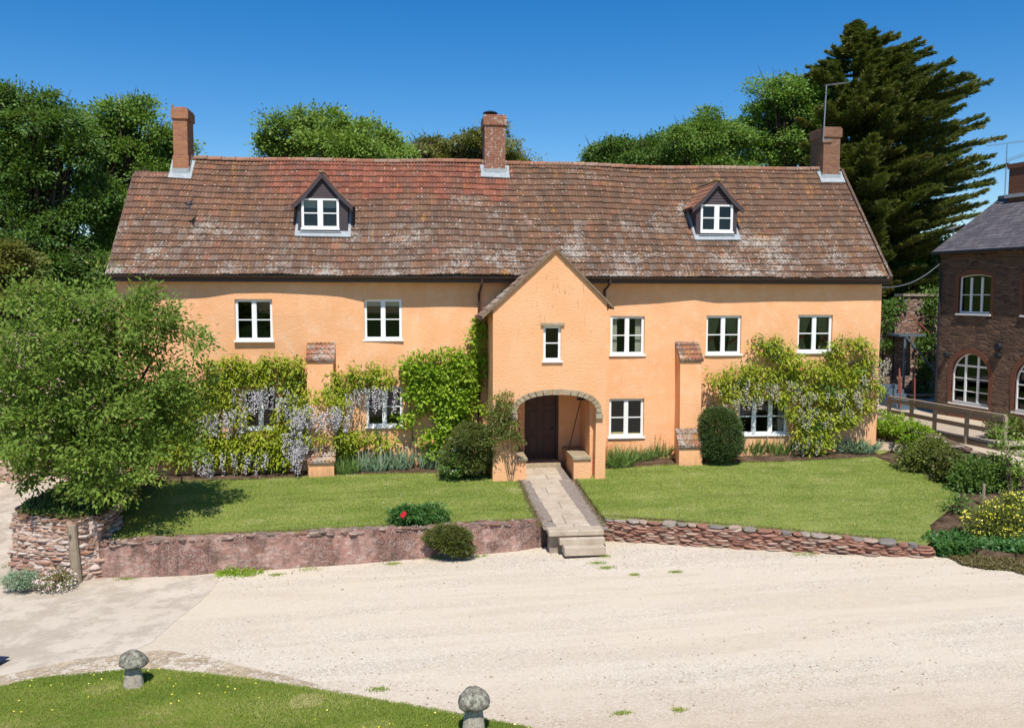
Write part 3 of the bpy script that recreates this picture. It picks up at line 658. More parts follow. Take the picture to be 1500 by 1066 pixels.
BT = bt; BPTS = [tuple(p) for p in pts]; BCEN = cen
# steps
th = thing('garden_steps', (4.1, YP1-.5, -.9), 'three worn stone steps from the gravel up to the path', 'steps')
def pxbox(m, x0, x1, ytop_back, ytop_front, ybot, Z, Yb=None):
    a = atZ(x0, ytop_front, Z); b = atZ(x1, ytop_front, Z); yb = atZ((x0+x1)/2, ytop_back, Z)[1] if Yb is None else Yb; zb = atY((x0+x1)/2, ybot, a[1])[2]
    m.box(a[0], b[0], a[1], max(yb, a[1]+.2), zb, Z)
zt_ = float(np.interp(4.0, [wl[-1][0], wr[0][0]], [wl[-1][2], wr[0][2]]))
print('step top', zt_, 'YP1', YP1)
for k, (x0, x1, yb, yf, y2, dz) in enumerate([(804, 887, 770, 778, 782, 0.0), (820, 888, 782, 789, 795, .17), (827, 889, 794, 802, 811, .33)]):
    m = MB(); Z = zt_-.0-dz; pxbox(m, x0, x1, yb, yf, y2+3, Z); m.build('step', M['flag'], th, bev=.02)
m = MB(); m.box(3.44, 4.80, YP1-.13, YP1+.2, -1.4, zt_-.12); m.build('riser_core', M['coping'], th)

# ============================================================ FARMHOUSE
H = thing('farmhouse', (3.4, 0, 0), 'long orange rendered farmhouse with mossy clay pantile roof, gabled porch and three brick chimneys', 'house')
WX0, WX1 = float(atY(172, 500, 0)[0]), float(atY(1291, 420, 0)[0]); WZ1 = 5.98
sh_px = [(175, 33), (240, 29), (300, 25), (343, 18), (400, 17), (467, 20), (500, 23), (530, 31), (587, 39), (687, 39), (790, 38), (897, 38), (950, 33), (1017, 27), (1047, 32), (1093, 30), (1290, 27)]
bx = [float(atY(a, 420, 0)[0]) for a, _ in sh_px]; bo = [.43-b/46/1.54 for _, b in sh_px]
def bul(X, Z): 
    b = float(np.interp(X, bx, bo)); b = b*(1 if Z > 4.9 else max(.35, 1-(4.9-Z)*.5)); return b*.9+.012*math.sin(X*2.3+Z)*math.sin(Z*1.7)
WIN = [(345, 401, 438, 501), (533, 589, 438, 500), (895, 944, 463, 522), (1035, 1085, 462, 521), (1169, 1218, 461, 518), (356, 408, 570, 630), (536, 590, 567, 627), (893, 943, 584, 642), (1082, 1153, 584, 638)]
WR = []
for x0, x1, y0, y1 in WIN:
    a = atY(x0, y0, 0); b = atY(x1, y1, 0); WR.append((float(a[0]), float(b[0]), float(b[2]), float(a[2])))
PX0, PX1 = float(atY(722, 560, -2.0)[0]), float(atY(888, 560, -2.0)[0]); PY = -2.0
print('porch', PX0, PX1, 'win', [tuple(round(v, 2) for v in q) for q in WR])
dw = (float(atY(768, 600, .1)[0]), float(atY(818, 600, .1)[0])); DZ = float(atY(790, 573, .1)[2]); print('door', dw, DZ)
openings = WR+[(dw[0], dw[1], -.5, DZ)]
xs = sorted(set([WX0, WX1]+[v for o in openings for v in o[:2]])); zs = sorted(set([-.6, WZ1]+[v for o in openings for v in o[2:]]))
def refine(l, st):
    o = []
    for a, b in zip(l[:-1], l[1:]):
        k = max(1, math.ceil((b-a)/st)); o += [a+(b-a)*q/k for q in range(k)]
    return o+[l[-1]]
xs = refine(xs, .22); zs = refine(zs, .22)
m = MB(); vid = {}
def gv(i, j):
    if (i, j) not in vid: vid[(i, j)] = m.V((xs[i], -bul(xs[i], zs[j]), zs[j]))
    return vid[(i, j)]
def inside(x, z): return any(o[0] < x < o[1] and o[2] < z < o[3] for o in openings)
for i in range(len(xs)-1):
    for j in range(len(zs)-1):
        if not inside((xs[i]+xs[i+1])/2, (zs[j]+zs[j+1])/2): m.F((gv(i, j), gv(i+1, j), gv(i+1, j+1), gv(i, j+1)))
for o in openings:      # reveals
    ix = [i for i, x in enumerate(xs) if o[0]-1e-6 <= x <= o[1]+1e-6]; jz = [j for j, z in enumerate(zs) if o[2]-1e-6 <= z <= o[3]+1e-6]
    dep = .22
    for a, b in zip(ix[:-1], ix[1:]):
        for j in (jz[0], jz[-1]): m.F((gv(a, j), gv(b, j), m.V((xs[b], dep, zs[j])), m.V((xs[a], dep, zs[j]))))
    for a, b in zip(jz[:-1], jz[1:]):
        for i in (ix[0], ix[-1]): m.F((gv(i, a), gv(i, b), m.V((xs[i], dep, zs[b])), m.V((xs[i], dep, zs[a]))))
HB = 6.9
g0 = -bul(WX0, 3)
m.poly([(WX0, g0, -.6), (WX0, HB, -.6), (WX0, HB, WZ1), (WX0, 3.3, 9.75), (WX0, g0, WZ1)]); m.poly([(WX1, g0, -.6), (WX1, HB, -.6), (WX1, HB, WZ1), (WX1, 3.3, 9.75), (WX1, g0, WZ1)]); m.poly([(WX0, HB, -.6), (WX1, HB, -.6), (WX1, HB, WZ1), (WX0, HB, WZ1)])
m.build('wall', M['render'], H, fixn=True)
m = MB(); m.poly([(WX0+.05, 1.6, -.5), (WX1-.05, 1.6, -.5), (WX1-.05, 1.6, 5.9), (WX0+.05, 1.6, 5.9)]); m.poly([(WX0+.05, .15, 2.75), (WX1-.05, .15, 2.75), (WX1-.05, 1.58, 2.75), (WX0+.05, 1.58, 2.75)]); m.build('dark_backing', M['room_shade'], H)  # near-black sheets added behind the windows to make the rooms read unlit

def window(parent, x0, x1, z0, z1, Y, cas=2, bars=1, mat='white', fw=.055, mull=.10, sill=True, fn=None, curtain=None, sash=True, thick=.07):
    m = MB(); f = fn or (lambda x, y, z: (x, y, z))
    def b(a0, a1, c0, c1, y0=None, y1=None): m.box(a0, a1, Y if y0 is None else y0, Y+thick if y1 is None else y1, c0, c1, f)
    zb = z0+(.055 if sill else 0)
    b(x0, x0+fw, zb, z1); b(x1-fw, x1, zb, z1); b(x0+fw, x1-fw, z1-fw, z1); b(x0+fw, x1-fw, zb, zb+fw)
    W = (x1-x0-2*fw-(cas-1)*mull)/cas
    for k in range(cas):
        a = x0+fw+k*(W+mull)
        if k: b(a-mull, a, zb+fw, z1-fw, Y-.006)
        for q in range(bars):
            zc_ = zb+fw+(z1-zb-2*fw)*(q+1)/(bars+1); b(a, a+W, zc_-.016, zc_+.016, Y+.012, Y+.05)
        sf = .022
        b(a, a+sf, zb+fw, z1-fw, Y+.008); b(a+W-sf, a+W, zb+fw, z1-fw, Y+.008); b(a+sf, a+W-sf, zb+fw, zb+fw+sf, Y+.008); b(a+sf, a+W-sf, z1-fw-sf, z1-fw, Y+.008)
    o = m.build('window', M[mat], parent)
    if curtain and curtain[0] == 'T': m = MB(); m.box(x0+fw, x1-fw, Y+.11, Y+.13, z1-fw-.16, z1-fw, f); m.build('blind', M['curtain'], o); curtain = None
    m = MB(); m.poly([f(x0+fw*.5, Y+.055, zb+fw*.5), f(x1-fw*.5, Y+.055, zb+fw*.5), f(x1-fw*.5, Y+.055, z1-fw*.5), f(x0+fw*.5, Y+.055, z1-fw*.5)]); m.build('pane', M['glass'], o)
    if sill:
        m = MB(); m.box(x0-.05, x1+.05, Y-.14, Y+.02, z0, z0+.052, f); m.build('sill', M[mat], o, bev=.006)
    if curtain:
        for side in curtain[0]:
            m = MB(); n = 14; wd = (x1-x0)*curtain[2]; xa = x0+.03 if side == 'L' else x1-.03-wd
            for q in range(n):
                for (qa, qb) in ((q, q+1),):
                    def cx(s_, z): 
                        tie = curtain[3] if len(curtain) > 3 else 0; k_ = max(0, 1-abs(z-(z0+(z1-z0)*.38))/((z1-z0)*.5))*tie
                        return (xa+wd*s_*(1-k_) if side == 'L' else xa+wd-wd*(1-s_)*(1-k_))
                    zl = [z0+.06+(z1-z0-.1)*u/5 for u in range(6)]
                    for za, zb_ in zip(zl[:-1], zl[1:]):
                        m.poly([f(cx(qa/n, za), Y+.14+.025*(qa % 2), za), f(cx(qb/n, za), Y+.14+.025*(qb % 2), za), f(cx(qb/n, zb_), Y+.14+.025*(qb % 2), zb_), f(cx(qa/n, zb_), Y+.14+.025*(qa % 2), zb_)])
            m.build('curtain', M[curtain[1]], o)
            if len(curtain) > 3:
                m = MB(); zc_ = z0+(z1-z0)*.38; xx = cx(0, zc_) if side == 'L' else cx(0, zc_)
                m.tube([f(cx(0, zc_)-.02, Y+.12, zc_-.1), f((cx(0, zc_)+cx(1, zc_))/2, Y+.10, zc_+.02), f(cx(1, zc_)+.02, Y+.12, zc_+.08)], .045, 7); m.build('tieback', M['red_cloth'], o)
    return o
CUR = [None, ('T',), ('LR', 'curtain', .2), ('LR', 'curtain_g', .42, .45), ('LR', 'curtain_g', .42, .5), None, None, None, ('R', 'curtain', .13)]
for k, (x0, x1, z0, z1) in enumerate(WR):
    Yw = -bul((x0+x1)/2, (z0+z1)/2)+.075
    window(H, x0+.005, x1-.005, z0+.004, z1-.004, Yw, cas=3 if k == 8 else 2, curtain=CUR[k], mull=.10)
# something pale on two inner sills
m = MB(); x0, x1, z0, z1 = WR[7]; m.box(x0+.1, x0+.5, .12, .2, z0+.1, z0+.2); m.box(x0+.62, x1-.1, .12, .2, z0+.1, z0+.17); tag(m.build('cushion', M['curtain_g']), 'pale cushions lying on the sill inside the ground floor window right of the porch', 'cushion')

# ---- roof tiles
def tilecol(X, Y, Z):
    px, py = pr((X, Y, Z)); b = random.random()
    if 388+rag(X, Y)*9 < px < 738+rag(Y, X)*8 and py < 287+rag(X, 3)*4: c = [(.37, .12, .07), (.42, .14, .085), (.34, .11, .07), (.29, .12, .085)][int(b*3.99)]
    else:
        c = [(.26, .145, .09), (.235, .13, .085), (.28, .145, .088), (.22, .13, .09), (.27, .165, .115), (.19, .12, .088)][int(b*5.99)]
        if random.random() < .035: c = (.38, .17, .105)
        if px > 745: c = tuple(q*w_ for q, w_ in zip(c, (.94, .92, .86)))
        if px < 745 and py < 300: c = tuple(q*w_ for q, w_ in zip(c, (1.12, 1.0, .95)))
        if py > 325 and random.random() < .2: c = (.29, .21, .165)
    k = random.uniform(.9, 1.1); return tuple(q*k for q in c)
def rag(a, b): return math.sin(a*3.1+b*1.7)+math.sin(a*7.3-b*2.2)*.6
RX0, RX1 = -8.93, 15.70; NR = 19; PITCH = .112; random.seed(5)
LX = float(atR(256, 255)[0]); LV = 0
lv = float(atR(230, 258)[1])                # the end bay's own, lower ridge
print('left bay x', LX, 'ridge Y', lv)
nsl = np.array([0, -RS, 1.0]); nsl /= np.linalg.norm(nsl)
m = MB(); nroll = int((RX1-RX0)/PITCH); prof = [(0, 0), (.22, .75), (.45, 1), (.68, .75), (.9, 0)]
def sag(X): return .035*math.sin(X*.45+.6)+.018*math.sin(X*1.3)
def rp(X, Y, h): return (X, Y+nsl[1]*h, rz(Y)+nsl[2]*h+sag(X)*(.5+.5*(Y-RY0)/3.66)+.02*math.sin(X*.9+Y*1.1))
for r_ in range(NR):
    y0 = RY0+(RY1-RY0)*r_/NR; y1 = RY0+(RY1-RY0)*(r_+1)/NR+.02; jig = random.uniform(-.012, .012)
    cc = None; jt = 0
    for i in range(nroll):
        X = RX0+i*PITCH
        if X < LX-.05 and y0 > lv-.1: continue
        if i % 2 == 0 or cc is None: cc = tilecol(X, (y0+y1)/2, rz((y0+y1)/2)); jt = random.uniform(-.006, .008); jy = jig+random.uniform(-.012, .012)
        kk_ = random.uniform(.62, .92); m.cur = tuple(q*kk_ for q in cc); a = []; b = []; e = []
        for u, h in prof+[(1, 0)]:
            a.append(m.V(rp(X+u*PITCH, y0+jy, .047+jt+h*.03))); b.append(m.V(rp(X+u*PITCH, y1, .006+h*.028))); e.append(m.V(rp(X+u*PITCH, y0+jy+.004, -.01)))
        for q in range(5): m.F((a[q], a[q+1], b[q+1], b[q])); m.F((e[q], e[q+1], a[q+1], a[q]))
m.cur = (.2, .12, .08)
bz = WZ1-.0
m.poly([(RX0, RY1, RZ1-.03), (RX1, RY1, RZ1-.03), (RX1, HB+.3, 5.75), (RX0, HB+.3, 5.75)][:0] or [(LX, RY1, RZ1-.03), (RX1, RY1, RZ1-.03), (RX1, HB+.3, 5.75), (LX, HB+.3, 5.75)])
m.poly([(RX0, lv, rz(lv)-.02), (LX, lv, rz(lv)-.02), (LX, HB+.3, 5.75), (RX0, HB+.3, 5.75)]); m.poly([(LX, lv, rz(lv)-.02), (LX, RY1, RZ1-.03), (LX, HB+.3, 5.75)])
m.cur = (.12, .08, .06)
m.poly([rp(RX0, RY0, -.05), rp(RX1, RY0, -.05), rp(RX1, RY1, -.05), rp(LX, RY1, -.05), rp(LX, lv, -.05), rp(RX0, lv, -.05)])
for X in (RX0, RX1):       # verge undercloak
    ye = lv if X == RX0 else RY1; m.hexa([rp(X-.03, RY0, -.1), rp(X+.06, RY0, -.1), rp(X+.06, ye, -.1), rp(X-.03, ye, -.1), rp(X-.03, RY0, .03), rp(X+.06, RY0, .03), rp(X+.06, ye, .03), rp(X-.03, ye, .03)])
roof = m.build('roof', M['tile'], H, fixn=False)
m = MB(); X = LX+.55
def ridge(m, x0, x1, y, zf, mn=.3):
    X = x0
    while X < x1:
        L_ = min(.46, x1-X+.01); z = zf(X); k = random.random(); m.cur = random.choice([(.36, .15, .09), (.42, .20, .13), (.34, .2, .14), (.40, .26, .19)])
        lo, hi = [], []
        for q in range(9):
            t_ = math.pi*(q/8*1.1-.05); o = (y-math.cos(t_)*.15, z+math.sin(t_)*.115-.055)
            lo.append(m.V((X, o[0], o[1]))); hi.append(m.V((X+L_-.012, o[0], o[1]+.008)))
        for q in range(8): m.F((lo[q], lo[q+1], hi[q+1], hi[q]))
        m.F(lo); m.F(hi[::-1]); X += .46
ridge(m, LX+.5, RX1-.1, RY1, lambda X: RZ1+.03+sag(X)); m.build('ridge_tiles', M['tile'], roof)
m = MB(); ridge(m, RX0, LX, lv+.05, lambda X: rz(lv)+.02); m.build('ridge_tiles', M['tile'], roof)
# gutters and downpipes
m = MB(); gy, gzz = RY0-.07, RZ0-.06
def halfpipe(m, x0, x1, y, z, r=.065):
    A, B = [], []
    for q in range(9):
        t_ = math.pi*q/8; A.append(m.V((x0, y-math.cos(t_)*r, z-math.sin(t_)*r))); B.append(m.V((x1, y-math.cos(t_)*r, z-math.sin(t_)*r)))
    for q in range(8): m.F((A[q], A[q+1], B[q+1], B[q]))
    m.F(A); m.F(B[::-1])
halfpipe(m, RX0+.02, RX1-.02, gy, gzz+.04); m.box(RX0+.02, RX1-.02, RY0+.02, RY0+.045, gzz-.14, gzz+.05)
m.build('gutter', M['gutter'], H)
d1 = float(atY(702, 500, -.1)[0])
m = MB(); yb_ = -bul(d1, 3)-.1; m.tube([(d1+.06, gy, gzz), (d1+.06, gy, gzz-.16), (d1, -bul(d1, 5.4)-.09, gzz-.5), (d1, yb_, 3), (d1, yb_, .2)], .042, 10)
for z in (1.2, 3.0, 4.8): m.box(d1-.07, d1+.07, yb_-.03, yb_+.12, z-.03, z+.03)
m.build('downpipe', M['gutter'], H)
d2 = float(atY(887, 420, -.1)[0]); m = MB(); m.tube([(d2+.08, gy, gzz), (d2+.08, gy, gzz-.14), (d2, -bul(d2, 5.4)-.07, gzz-.36), (d2, -bul(d2, 5)-.07, gzz-.9)], .042, 10); m.build('downpipe', M['gutter'], H)

# ---- chimneys
def chimney(px0, px1, pyb, pyt, dep, mat, capd=.05, capmat=None, lead=True, extra=0):
    a = atR(px0, pyb); b = atR(px1, pyb); yf = float(a[1]); x0, x1 = float(a[0]), float(b[0]); zt = float(atY((px0+px1)/2, pyt, yf)[2])
    m = MB(); g = .0; m.box(x0, x1, yf, yf+dep, rz(yf)-.8, zt-.36)
    o = m.build('chimney', M[mat], H)
    m = MB(); m.box(x0-capd, x1+capd, yf-capd, yf+dep+capd, zt-.362, zt-.06); m.box(x0-capd+.03, x1+capd-.03, yf-capd+.03, yf+dep+capd-.03, zt-.062, zt)
    m.build('chimney_cap', M[capmat or mat], o, bev=.01)
    if extra:
        m = MB(); zz_ = rz(yf)+.62; m.box(x0-.03, x1+.03, yf-.03, yf+dep+.03, rz(yf)-.4, zz_); m.build('plinth_course', M[mat], o, bev=.008)
    m = MB(); q = .006; e_ = .07+extra*.03   # lead flashing, lies on the slope
    def onr(X, Y, h=.085): return (X, Y+nsl[1]*h, rz(Y)+nsl[2]*h+sag(X)*.8)
    def strip(p4):
        lo = [np.array(p)-np.array([0, nsl[1]*.05, nsl[2]*.05]) for p in p4]; m.hexa(list(lo)+list(p4))
    strip([onr(x0-.15, yf-.16), onr(x1+.13, yf-.17), onr(x1+.14, yf-.01), onr(x0-.14, yf-.01)])
    ye = min(yf+dep, RY1-.15)
    strip([onr(x0-.13, yf-.01), onr(x0-.005, yf-.01), onr(x0-.005, ye), onr(x0-.15, ye)]); strip([onr(x1+.005, yf-.01), onr(x1+.13, yf-.01), onr(x1+.15, ye), onr(x1+.005, ye)])
    m.box(x0-.04, x1+.04, yf-.045, yf-.032, rz(yf)-.1, rz(yf)+.21)
    for k in range(4):
        ya = yf+k*.2; 
        if ya < ye:
            m.box(x0-.047, x0-.033, ya-.02, min(ya+.22, ye), rz(ya)-.2, rz(ya)+.28); m.box(x1+.033, x1+.047, ya-.02, min(ya+.22, ye), rz(ya)-.2, rz(ya)+.28)
    m.build('flashing', M['lead'], o)
    return o, x0, x1, yf, zt
c1 = chimney(255, 276, 256, 158, .85, 'brick', extra=1)
c2 = chimney(710, 740, 256, 168, 1.0, 'brick_l', capmat='brick_l')
c3 = chimney(1205, 1229, 264, 186, 1.05, 'brick_b', capmat='brick_b')
_, x0, x1, yf, zt = c2; m = MB(); cx_ = (x0+x1)/2-.12; m.lathe((cx_, yf+.5, zt), [(.11, 0), (.11, .13), (.06, .13)], 14); m.lathe((cx_, yf+.5, zt+.11), [(.16, 0), (.27, .02), (.22, .06), (.05, .11)], 18)
for q in range(4): m.bar((cx_+.11*math.cos(q*1.57), yf+.5+.11*math.sin(q*1.57), zt+.02), (cx_+.16*math.cos(q*1.57), yf+.5+.16*math.sin(q*1.57), zt+.13), .015)
m.build('chimney_cowl', M['dmetal'], c2[0])
_, x0, x1, yf, zt = c1; m = MB(); m.lathe(((x0+x1)/2, yf+.25, zt-.01), [(.16, 0), (.15, .06), (.12, .06)], 14); m.lathe((x0+.0, yf+.02, zt), [(.035, 0), (.03, .1)], 8); m.build('chimney_vent', M['brick'], c1[0])
# aerial on right chimney
_, x0, x1, yf, zt = c3
th = thing('television_aerial', (x0-.08, yf-.05, zt-.4), 'thin grey television aerial strapped to the right chimney of the farmhouse', 'aerial')
pt = atY(1209, 124, yf-.08); m = MB(); m.tube([(x0-.06, yf-.08, zt-.55), (x0-.0, yf-.08, float(pt[2]))], .024, 8); m.build('mast', M['metal'], th)
m = MB(); a = np.array([x0-.05, yf-.3, pt[2]-.06]); b = np.array([x0+.85, yf+.1, pt[2]+.12]); m.tube([a, b], .012, 6)
for q in range(9): p = a+(b-a)*(q+.5)/9; m.tube([p+np.array([.1, -.22, 0]), p+np.array([-.1, .22, 0])], .006, 5)
m.build('boom', M['metal'], th)
m = MB(); m.box(x0-.075, x0+.3, yf-.075, yf-.055, zt-.5, zt-.47); m.box(x0-.085, x0-.04, yf-.11, yf-.055, zt-.56, zt-.42); m.build('bracket', M['metal'], th)

# ---- dormers
def dormer(pxc, x0p, x1p, ybot, ytopw, yapex, ex0, ex1, ye, blind=False):
    """pxc centre, window x0p..x1p, ybot foot of window, yapex roof apex, ex0/ex1 bargeboard feet at ye"""
    base = atR(pxc, ybot+4); Yf = float(base[1])-.04
    def P(px, py, Y=Yf): return atY(px, py, Y)
    wx0, wx1 = float(P(x0p, 300)[0]), float(P(x1p, 300)[0]); wz0, wz1 = float(P(pxc, ybot)[2]), float(P(pxc, ytopw)[2])
    ax, az = float(P(pxc, yapex)[0]), float(P(pxc, yapex)[2]); ex_0, ex_1 = float(P(ex0, ye)[0]), float(P(ex1, ye)[0]); ez = float(P(pxc, ye)[2])
    hw = (ex_1-ex_0)/2; ax = (ex_0+ex_1)/2; cw = hw-.17       # half width of the cheeks
    m = MB()          # framing: posts each side and apron, as a front plate with the window hole, plus cheeks
    zc_ = az-(az-ez)*(cw/hw)-.02
    m.plate([(ax-cw, wz0-.1), (ax+cw, wz0-.1), (ax+cw, zc_), (ax, az-.1), (ax-cw, zc_)], [[(wx0, wz0), (wx1, wz0), (wx1, wz1), (wx0, wz1)]], Yf, Yf+.08, lambda a, b, t_: (a, t_, b))
    def yat(z): return RY0+(z-RZ0)/RS
    for s_ in (-1, 1):
        X = ax+s_*cw; Xi = X-s_*.05; tri = [(Yf+.08, wz0-.15), (yat(zc_)+.1, zc_), (Yf+.08, zc_)]
        m.plate(tri, [], X, Xi, lambda a, b, t_: (t_, a, b))
    o = m.build('dormer', M['clad'], H)
    # boards in the gable
    m = MB(); z = wz1+.02
    while z < az-.3:
        wd = cw*min(1, (az-.12-z)/(az-zc_)); wd2 = cw*min(1, (az-.12-z-.075)/(az-zc_)); m.hexa([(ax-wd, Yf-.022, z), (ax+wd, Yf-.022, z), (ax+wd, Yf-.003, z), (ax-wd, Yf-.003, z), (ax-wd2, Yf-.010, z+.082), (ax+wd2, Yf-.010, z+.082), (ax+wd2, Yf-.003, z+.082), (ax-wd2, Yf-.003, z+.082)]); z += .092
    m.build('cladding', M['clad'], o)
    window_sub(o, wx0+.01, wx1-.01, wz0, wz1, Yf-.03)
    m = MB()          # bargeboards with a slight kick at the feet
    for s_ in (-1, 1):
        A = [(ax, az), (ax+s_*hw*.5, az-(az-ez)*.56), (ax+s_*hw, ez)]; dn = .17
        for (xa, za), (xb, zb) in zip(A[:-1], A[1:]): m.hexa([(xa, Yf-.13, za-dn), (xb, Yf-.13, zb-dn*.9), (xb, Yf-.095, zb-dn*.9), (xa, Yf-.095, za-dn), (xa, Yf-.13, za), (xb, Yf-.13, zb), (xb, Yf-.095, zb), (xa, Yf-.095, za)])
    m.build('bargeboard', M['clad'], o)
    m = MB(); random.seed(int(pxc))   # small tiled roof with rolls running down the pitch
    for s_ in (-1, 1):
        A = np.array([0, az+.03]); B = np.array([s_*hw*.5, az-(az-ez)*.56+.03]); C_ = np.array([s_*(hw+.03), ez+.01])
        nrow = 6; tt = [i/nrow for i in range(nrow+1)]
        def pt2(t_): return A+(B-A)*t_*2 if t_ < .5 else B+(C_-B)*(t_-.5)*2
        for r_ in range(nrow):
            p, q = pt2(tt[r_]), pt2(tt[r_+1]); Y = Yf-.14
            while Y < yat(max(p[1], q[1]))+.2:
                m.cur = random.choice([(.42, .155, .085), (.36, .13, .075), (.30, .13, .08), (.25, .14, .10)])
                aa, bb = [], []
                for u, h in prof+[(1, 0)]:
                    aa.append(m.V((ax+p[0], Y+u*.115, p[1]+h*.022+.004))); bb.append(m.V((ax+q[0], Y+u*.115, q[1]+h*.022+.03)))
                for k in range(5): m.F((aa[k], aa[k+1], bb[k+1], bb[k]))
                e0, e1 = m.V((ax+q[0], Y, q[1]-.01)), m.V((ax+q[0], Y+.115, q[1]-.01)); m.F((bb[0], bb[5], e1, e0)); Y += .115
        m.cur = (.30, .14, .09); a4 = [(ax+pt2(0)[0], Yf-.14), (ax+pt2(.5)[0], Yf-.14), (ax+pt2(1)[0], Yf-.14)]
        for t0_, t1_ in ((0, .5), (.5, 1)):
            p, q = pt2(t0_), pt2(t1_); m.hexa([(ax+p[0], Yf-.14, p[1]-.03), (ax+q[0], Yf-.14, q[1]-.03), (ax+q[0], yat(q[1])+.1, q[1]-.03), (ax+p[0], yat(p[1])+.1, p[1]-.03), (ax+p[0], Yf-.14, p[1]+.012), (ax+q[0], Yf-.14, q[1]+.012), (ax+q[0], yat(q[1])+.1, q[1]+.012), (ax+p[0], yat(p[1])+.1, p[1]+.012)])
    Y = Yf-.16
    while Y < yat(az)+.05:
        m.cur = random.choice([(.42, .26, .08), (.34, .17, .09), (.3, .2, .12)]); lo, hi = [], []
        for q in range(7):
            t_ = math.pi*q/6; lo.append(m.V((ax-math.cos(t_)*.10, Y, az-.01+math.sin(t_)*.08))); hi.append(m.V((ax-math.cos(t_)*.10, Y+.38, az-.01+math.sin(t_)*.08)))
        for q in range(6): m.F((lo[q], lo[q+1], hi[q+1], hi[q]))
        m.F(lo); m.F(hi[::-1]); Y += .4
    m.build('dormer_roof', M['tile'], o, fixn=False)
    m = MB()          # lead apron and soakers
    def onr(X, Y, h=.085): return (X, Y+nsl[1]*h, rz(Y)+nsl[2]*h+sag(X)*.6)
    def strip(p4): m.hexa([tuple(np.array(p)-nsl*.05) for p in p4]+list(p4))
    yb2 = yat(wz0)-.0; strip([onr(ax-cw-.09, Yf-.11), onr(ax+cw+.11, Yf-.12), onr(ax+cw+.09, Yf+.05), onr(ax-cw-.09, Yf+.05)])
    for s_ in (-1, 1):
        xa, xb = sorted((ax+s_*(cw+.01), ax+s_*(cw+.09))); strip([onr(xa, Yf), onr(xb, Yf), onr(xb, yat(zc_)), onr(xa, yat(zc_))])
    m.box(wx0-.05, wx1+.05, Yf-.10, Yf-.01, wz0-.075, wz0-.045)
    m.build('flashing', M['lead'], o)
    if blind:
        m = MB(); m.box(wx0+.06, wx1-.06, Yf+.13, Yf+.14, wz1-.28, wz1-.02); m.build('blind', M['curtain'], o)
    m = MB(); m.poly([(ax-cw+.06, Yf+.5, wz0-.1), (ax+cw-.06, Yf+.5, wz0-.1), (ax+cw-.06, Yf+.5, zc_-.08), (ax, Yf+.5, az-.2), (ax-cw+.06, Yf+.5, zc_-.08)]); m.build('dormer_dark_backing', M['room_shade'], o)  # near-black sheet behind the dormer window, indoor shade put into its colour
    return o
def window_sub(parent, x0, x1, z0, z1, Y):
    m = MB(); fw = .055; mull = .13; zb = z0+.07
    m.box(x0, x0+fw, Y, Y+.07, zb, z1); m.box(x1-fw, x1, Y, Y+.07, zb, z1); m.box(x0+fw, x1-fw, Y, Y+.07, z1-fw, z1); m.box(x0+fw, x1-fw, Y, Y+.07, zb, zb+fw); m.box(x0-.02, x1+.02, Y-.07, Y+.02, z0, zb-.01)
    W = (x1-x0-2*fw-mull)/2
    m.box(x0+fw+W, x0+fw+W+mull, Y-.004, Y+.07, zb+fw, z1-fw); zc_ = (zb+z1)/2
    for a in (x0+fw, x0+fw+W+mull):
        m.box(a, a+W, Y+.012, Y+.05, zc_-.018, zc_+.018); m.box(a, a+.02, Y+.008, Y+.06, zb+fw, z1-fw); m.box(a+W-.02, a+W, Y+.008, Y+.06, zb+fw, z1-fw)
    m.build('window_frame', M['white'], parent)
    m = MB(); m.poly([(x0+.03, Y+.055, zb+.03), (x1-.03, Y+.055, zb+.03), (x1-.03, Y+.055, z1-.03), (x0+.03, Y+.055, z1-.03)]); m.build('pane', M['glass'], parent)
dormer(470, 441, 497, 337, 291, 253, 428, 517, 302, blind=True)
dormer(1050, 1026, 1074, 342, 300, 265, 1013, 1087, 306)

# ---- porch
ZT = float(atY(813, 362, PY)[2]); EL = atY(706, 463, PY); ER = atY(899, 449, PY); zl, zr = float(EL[2]), float(ER[2])
axp = float(atY(814, 362, PY)[0]); archx0, archx1 = float(atY(757, 620, PY)[0]), float(atY(873, 620, PY)[0]); az0 = float(atY(815, 606, PY)[2]); azt = float(atY(815, 578, PY)[2])
pwin = (float(atY(796, 500, PY)[0]), float(atY(822, 500, PY)[0]), float(atY(809, 531, PY)[2]), float(atY(809, 477, PY)[2]))
print('porch', PX0, PX1, 'apex', axp, ZT, 'eaves', EL, ER, 'arch', archx0, archx1, az0, azt, 'pwin', pwin)
sl = (ZT-zl)/(axp-float(EL[0])); sr_ = (ZT-zr)/(float(ER[0])-axp)
arc = []; acx = (archx0+archx1)/2; arw = (archx1-archx0)/2
for k in range(0, 21):
    t_ = math.pi*k/20; c_ = math.cos(t_); s_ = math.sin(t_); arc.append((acx+arw*math.copysign(abs(c_)**.85, c_), az0+(azt-az0)*s_**.8))
outl = [(PX0, -.6), (archx0+.02, -.6), (archx0, az0)]+arc[::-1][1:-1]+[(archx1, az0), (archx1-.02, -.6), (PX1, -.6), (PX1, ZT-sr_*(PX1-axp)-.06), (axp, ZT-.06), (PX0, ZT-sl*(axp-PX0)-.06)]
m = MB(); m.plate(outl, [[(pwin[0], pwin[2]), (pwin[1], pwin[2]), (pwin[1], pwin[3]), (pwin[0], pwin[3])]], PY, PY+.42, lambda a, b, t_: (a, t_, b))
